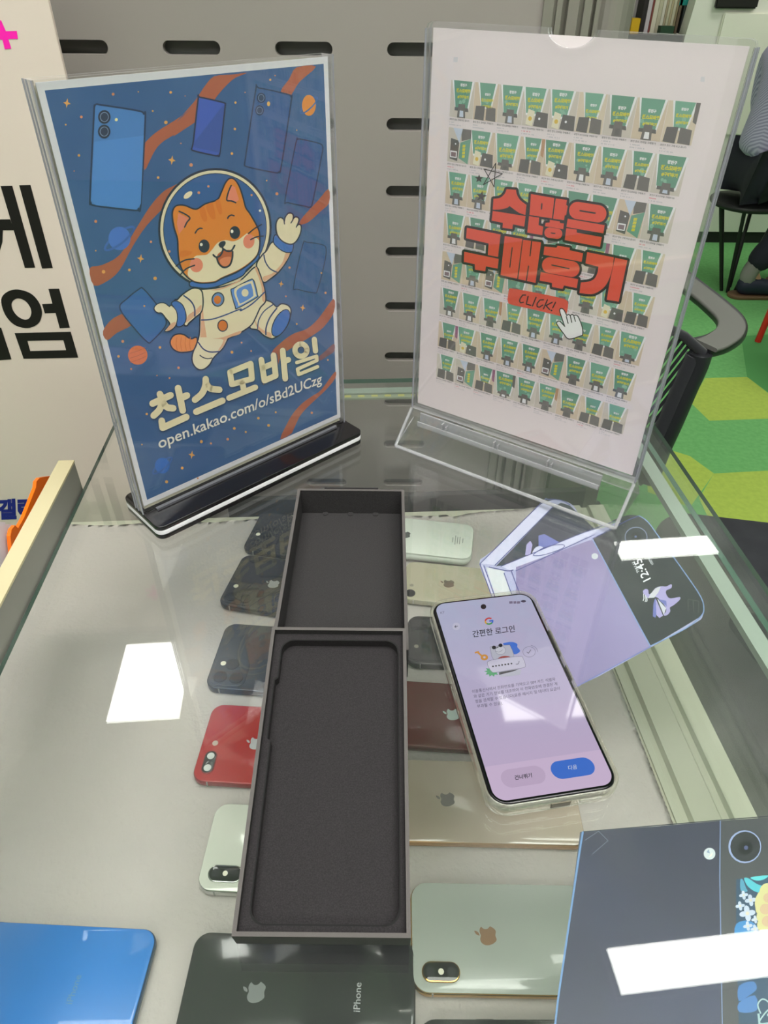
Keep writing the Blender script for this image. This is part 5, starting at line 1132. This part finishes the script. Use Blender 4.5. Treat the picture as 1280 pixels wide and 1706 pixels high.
# white office machine with a black top on a cabinet block
YM = YC-30
mx0, mx1 = on_y(1141, 64, YM).x, on_y(1440, 120, YM).x
mc = empty('office_machine', ((mx0+mx1)/2, YM, FLOOR_Z), (0, 0, 0), 'tall white office machine with sloped side and black top panel', 'machine')
wm = (mx1-mx0)/2; ox = (mx0+mx1)/2; zs0 = on_y(1141, 64, YM).z-FLOOR_Z; tp = on_y(1172, -40, YM); hz = tp.z-FLOOR_Z
WM_ = mat('machine_white', '#eeede2', 0.45)
bm = bmesh.new()
loft(bm, [[(-wm, y, zs0-60), (wm, y, zs0-60), (wm, y, hz), (tp.x-ox, y, hz), (-wm, y, zs0)] for y in (0, 100)]); finish('upper_body', bm, WM_, mc)
bbox('lower_body', -wm, wm, 0, 380, 62, zs0-60, WM_, mc)
bbox('base', -wm+1, wm, 8, 372, 0, 61, mat('plinth_black', '#1c1c1c', 0.6), mc)
q0, q1 = on_y(1192, 14, YM-25), on_y(1262, 14, YM-25)
bbox('black_panel', q0.x-ox, q1.x-ox, -25, 0, q0.z-FLOOR_Z, hz-4, mat('machine_black', '#262423', 0.4), mc, 6)
bbox('front_cover', on_y(1196, 60, YM).x-ox, wm-30, -14, 0, zs0-420, q0.z-FLOOR_Z-14, mat('machine_cover', '#f2f1e2', 0.4), mc, 6)

# seated person on a black stool
hip = on_z(1262, 292, FLOOR_Z+520)
YP = hip.y
stl = empty('stool', (hip.x, YP, FLOOR_Z), (0, 0, 0), 'black stool with slim splayed legs under the seated person', 'stool')
SB = mat('stool_black', '#171718', 0.5)
bm = bmesh.new(); slab(bm, 330, 330, 150, 395, 420, 10, 0, 0, 8); finish('seat', bm, SB, stl, 50)
for t, rad in ((200, 9), (245, 9), (335, 17), (60, 9), (120, 9)):
    c, s = cos(radians(t)), sin(radians(t)); bm = bmesh.new(); tube(bm, [(150*c, 130*s, 397), (40*c+30, 40*s, 0)], rad, 8); finish('leg', bm, SB, stl, 60)

def skin(name, verts, edges, radii, m, parent, sub=2, root=0):
    me = bpy.data.meshes.new(name); me.from_pydata([Vector(v)*K for v in verts], edges, [])
    o = link(name, me, parent, m); md = o.modifiers.new('skin', 'SKIN'); md.use_smooth_shade = True
    for i, sv in enumerate(me.skin_vertices[0].data):
        r = radii[i]; r = r if isinstance(r, tuple) else (r, r); sv.radius = (r[0]*K, r[1]*K); sv.use_root = (i == root)
    ss = o.modifiers.new('sub', 'SUBSURF'); ss.levels = sub; ss.render_levels = sub
    dg = bpy.context.evaluated_depsgraph_get(); dg.update()
    m2 = bpy.data.meshes.new_from_object(o.evaluated_get(dg)); o.modifiers.clear(); o.data = m2
    for p in m2.polygons: p.use_smooth = True
    return o
pe = empty('person', (hip.x, YP, FLOOR_Z), (0, 0, 0), 'person in lavender striped shirt, navy trousers and navy shoes sitting on a black stool', 'person')
heel = on_z(1221, 494, FLOOR_Z)
AX, AY = heel.x-hip.x+12, heel.y-YP                           # the tucked-back foot
SKN = mat('skin', '#c79a7f', 0.6)
# facing +x: pelvis, spine, head, legs, arms
V = [(0, 0, 540), (10, 0, 680), (5, 0, 830), (25, 0, 980), (40, 0, 1050), (60, 0, 1120), (70, 0, 1200),
     (30, 95, 540), (430, 110, 545), (330, 110, 130), (430, 115, 60), (30, -95, 540), (400, -105, 540), (AX+25, AY, 160), (AX+90, AY, 62),
     (20, 185, 960), (40, 225, 730), (260, 180, 640), (20, -185, 960), (30, -225, 730), (250, -170, 630)]
E_ = [(0, 1), (1, 2), (2, 3), (3, 4), (4, 5), (5, 6), (0, 7), (7, 8), (8, 9), (9, 10), (0, 11), (11, 12), (12, 13), (13, 14), (3, 15), (15, 16), (16, 17), (3, 18), (18, 19), (19, 20)]
Rr = [(95, 75), (100, 78), (108, 80), (76, 64), (48, 48), (70, 75), (72, 85), 60, 44, 24, 20, 60, 44, 24, 20, 42, 36, 30, 42, 36, 30]
skin('body', V, E_, Rr, SKN, pe)
for sgn, hx in ((1, 260), (-1, 250)):
    hp_ = Vector((hx, 175*sgn, 635))
    for k in range(5):
        a_ = Vector((hx+30, 175*sgn+(k-2)*16, 632)); L_ = (45, 70, 76, 70, 55)[k]
        skin('finger', [tuple(hp_+Vector((0, (k-2)*8, 0))), tuple(a_+Vector((25, 0, 0))), tuple(a_+Vector((25+L_*0.55, 0, -10))), tuple(a_+Vector((25+L_*0.85, 0, -32)))], [(0, 1), (1, 2), (2, 3)], [15, 9.5, 8.8, 7.5], SKN, pe, 1)
HR = mat('hair_dark', '#241d1b', 0.6)
skin('hair', [(40, 0, 1130), (48, 0, 1185), (62, 0, 1235)], [(0, 1), (1, 2)], [(72, 66), (84, 90), (80, 82)], HR, pe)
for sy in (-1, 1):
    bm = bmesh.new(); bmesh.ops.create_uvsphere(bm, u_segments=12, v_segments=8, radius=9); bmesh.ops.translate(bm, vec=(136, 30*sy, 1172), verts=bm.verts); finish('eye', bm, mat('eye_dark', '#1d1512', 0.2), pe, 180)
    bm = bmesh.new(); bmesh.ops.create_uvsphere(bm, u_segments=12, v_segments=8, radius=22); bmesh.ops.scale(bm, vec=(0.8, 0.4, 1.3), verts=bm.verts); bmesh.ops.translate(bm, vec=(70, 82*sy, 1160), verts=bm.verts); finish('ear', bm, SKN, pe, 180)
bm = bmesh.new(); cyl(bm, (138, 0, 1165), (158, 0, 1138), 7, 13, 12); finish('nose', bm, SKN, pe, 180)
bm = bmesh.new(); slab(bm, 6, 44, 2.5, -5, 5, 2, 138, 0); bmesh.ops.translate(bm, vec=(0, 0, 1108), verts=bm.verts); finish('mouth', bm, mat('lip', '#9c5a50', 0.5), pe, 50)
SHm = mat('shirt', '#a9a4bd', 0.85); nt = SHm.node_tree; b = nt.nodes['Principled BSDF']
tc = nt.nodes.new('ShaderNodeTexCoord'); wv = nt.nodes.new('ShaderNodeTexWave'); wv.bands_direction = 'DIAGONAL'; wv.inputs['Scale'].default_value = 42; wv.inputs['Distortion'].default_value = 0.4
r_ = nt.nodes.new('ShaderNodeValToRGB'); r_.color_ramp.elements[0].color = (*lin('#9a94b8'), 1); r_.color_ramp.elements[1].color = (*lin('#cfc8e2'), 1)
nt.links.new(tc.outputs['Object'], wv.inputs['Vector']); nt.links.new(wv.outputs['Fac'], r_.inputs[0]); nt.links.new(r_.outputs[0], b.inputs['Base Color'])
skin('shirt', [(-5, 0, 575), (5, 0, 690), (0, 0, 830), (22, 0, 970), (38, 0, 1035), (18, 188, 962), (40, 230, 730), (190, 195, 665), (18, -188, 962), (30, -230, 730), (185, -185, 660)],
     [(0, 1), (1, 2), (2, 3), (3, 4), (3, 5), (5, 6), (6, 7), (3, 8), (8, 9), (9, 10)], [(150, 128), (145, 120), (152, 116), (110, 95), (66, 66), 78, 62, 48, 78, 62, 48], SHm, pe)
skin('trousers', [(0, 0, 565), (30, 95, 545), (430, 110, 548), (335, 110, 150), (30, -95, 545), (330, -105, 545), (AX+30, AY, 130)], [(0, 1), (1, 2), (2, 3), (0, 4), (4, 5), (5, 6)], [(145, 112), 100, 80, 60, 100, 80, 60], mat('trousers_navy', '#20212d', 0.9, bump=(60, 0.4)), pe)
SO = mat('sock_grey', '#8d8a86', 0.9); SHO = mat('shoe_navy', '#1b2036', 0.6); SOL = mat('shoe_sole', '#6b5138', 0.7)
for (ax, ay) in ((AX, AY), (300, 110)):
    kn = (335, 110, 150) if ax == 300 else (AX+85, AY, 235)
    skin('sock', [kn, (ax+18, ay, 95), (ax+50, ay, 55)], [(0, 1), (1, 2)], [44, 42, 38], SO, pe, 1)
    sh = skin('shoe', [(ax-12, ay, 52), (ax+50, ay, 58), (ax+130, ay, 48), (ax+215, ay, 34)], [(0, 1), (1, 2), (2, 3)], [(40, 44), (46, 48), (46, 38), (38, 26)], SHO, pe, 2)
    bm = bmesh.new(); slab(bm, 275, 92, 44, 0, 16, 4, ax+100, ay, 8); finish('sole', bm, SOL, sh, 50)
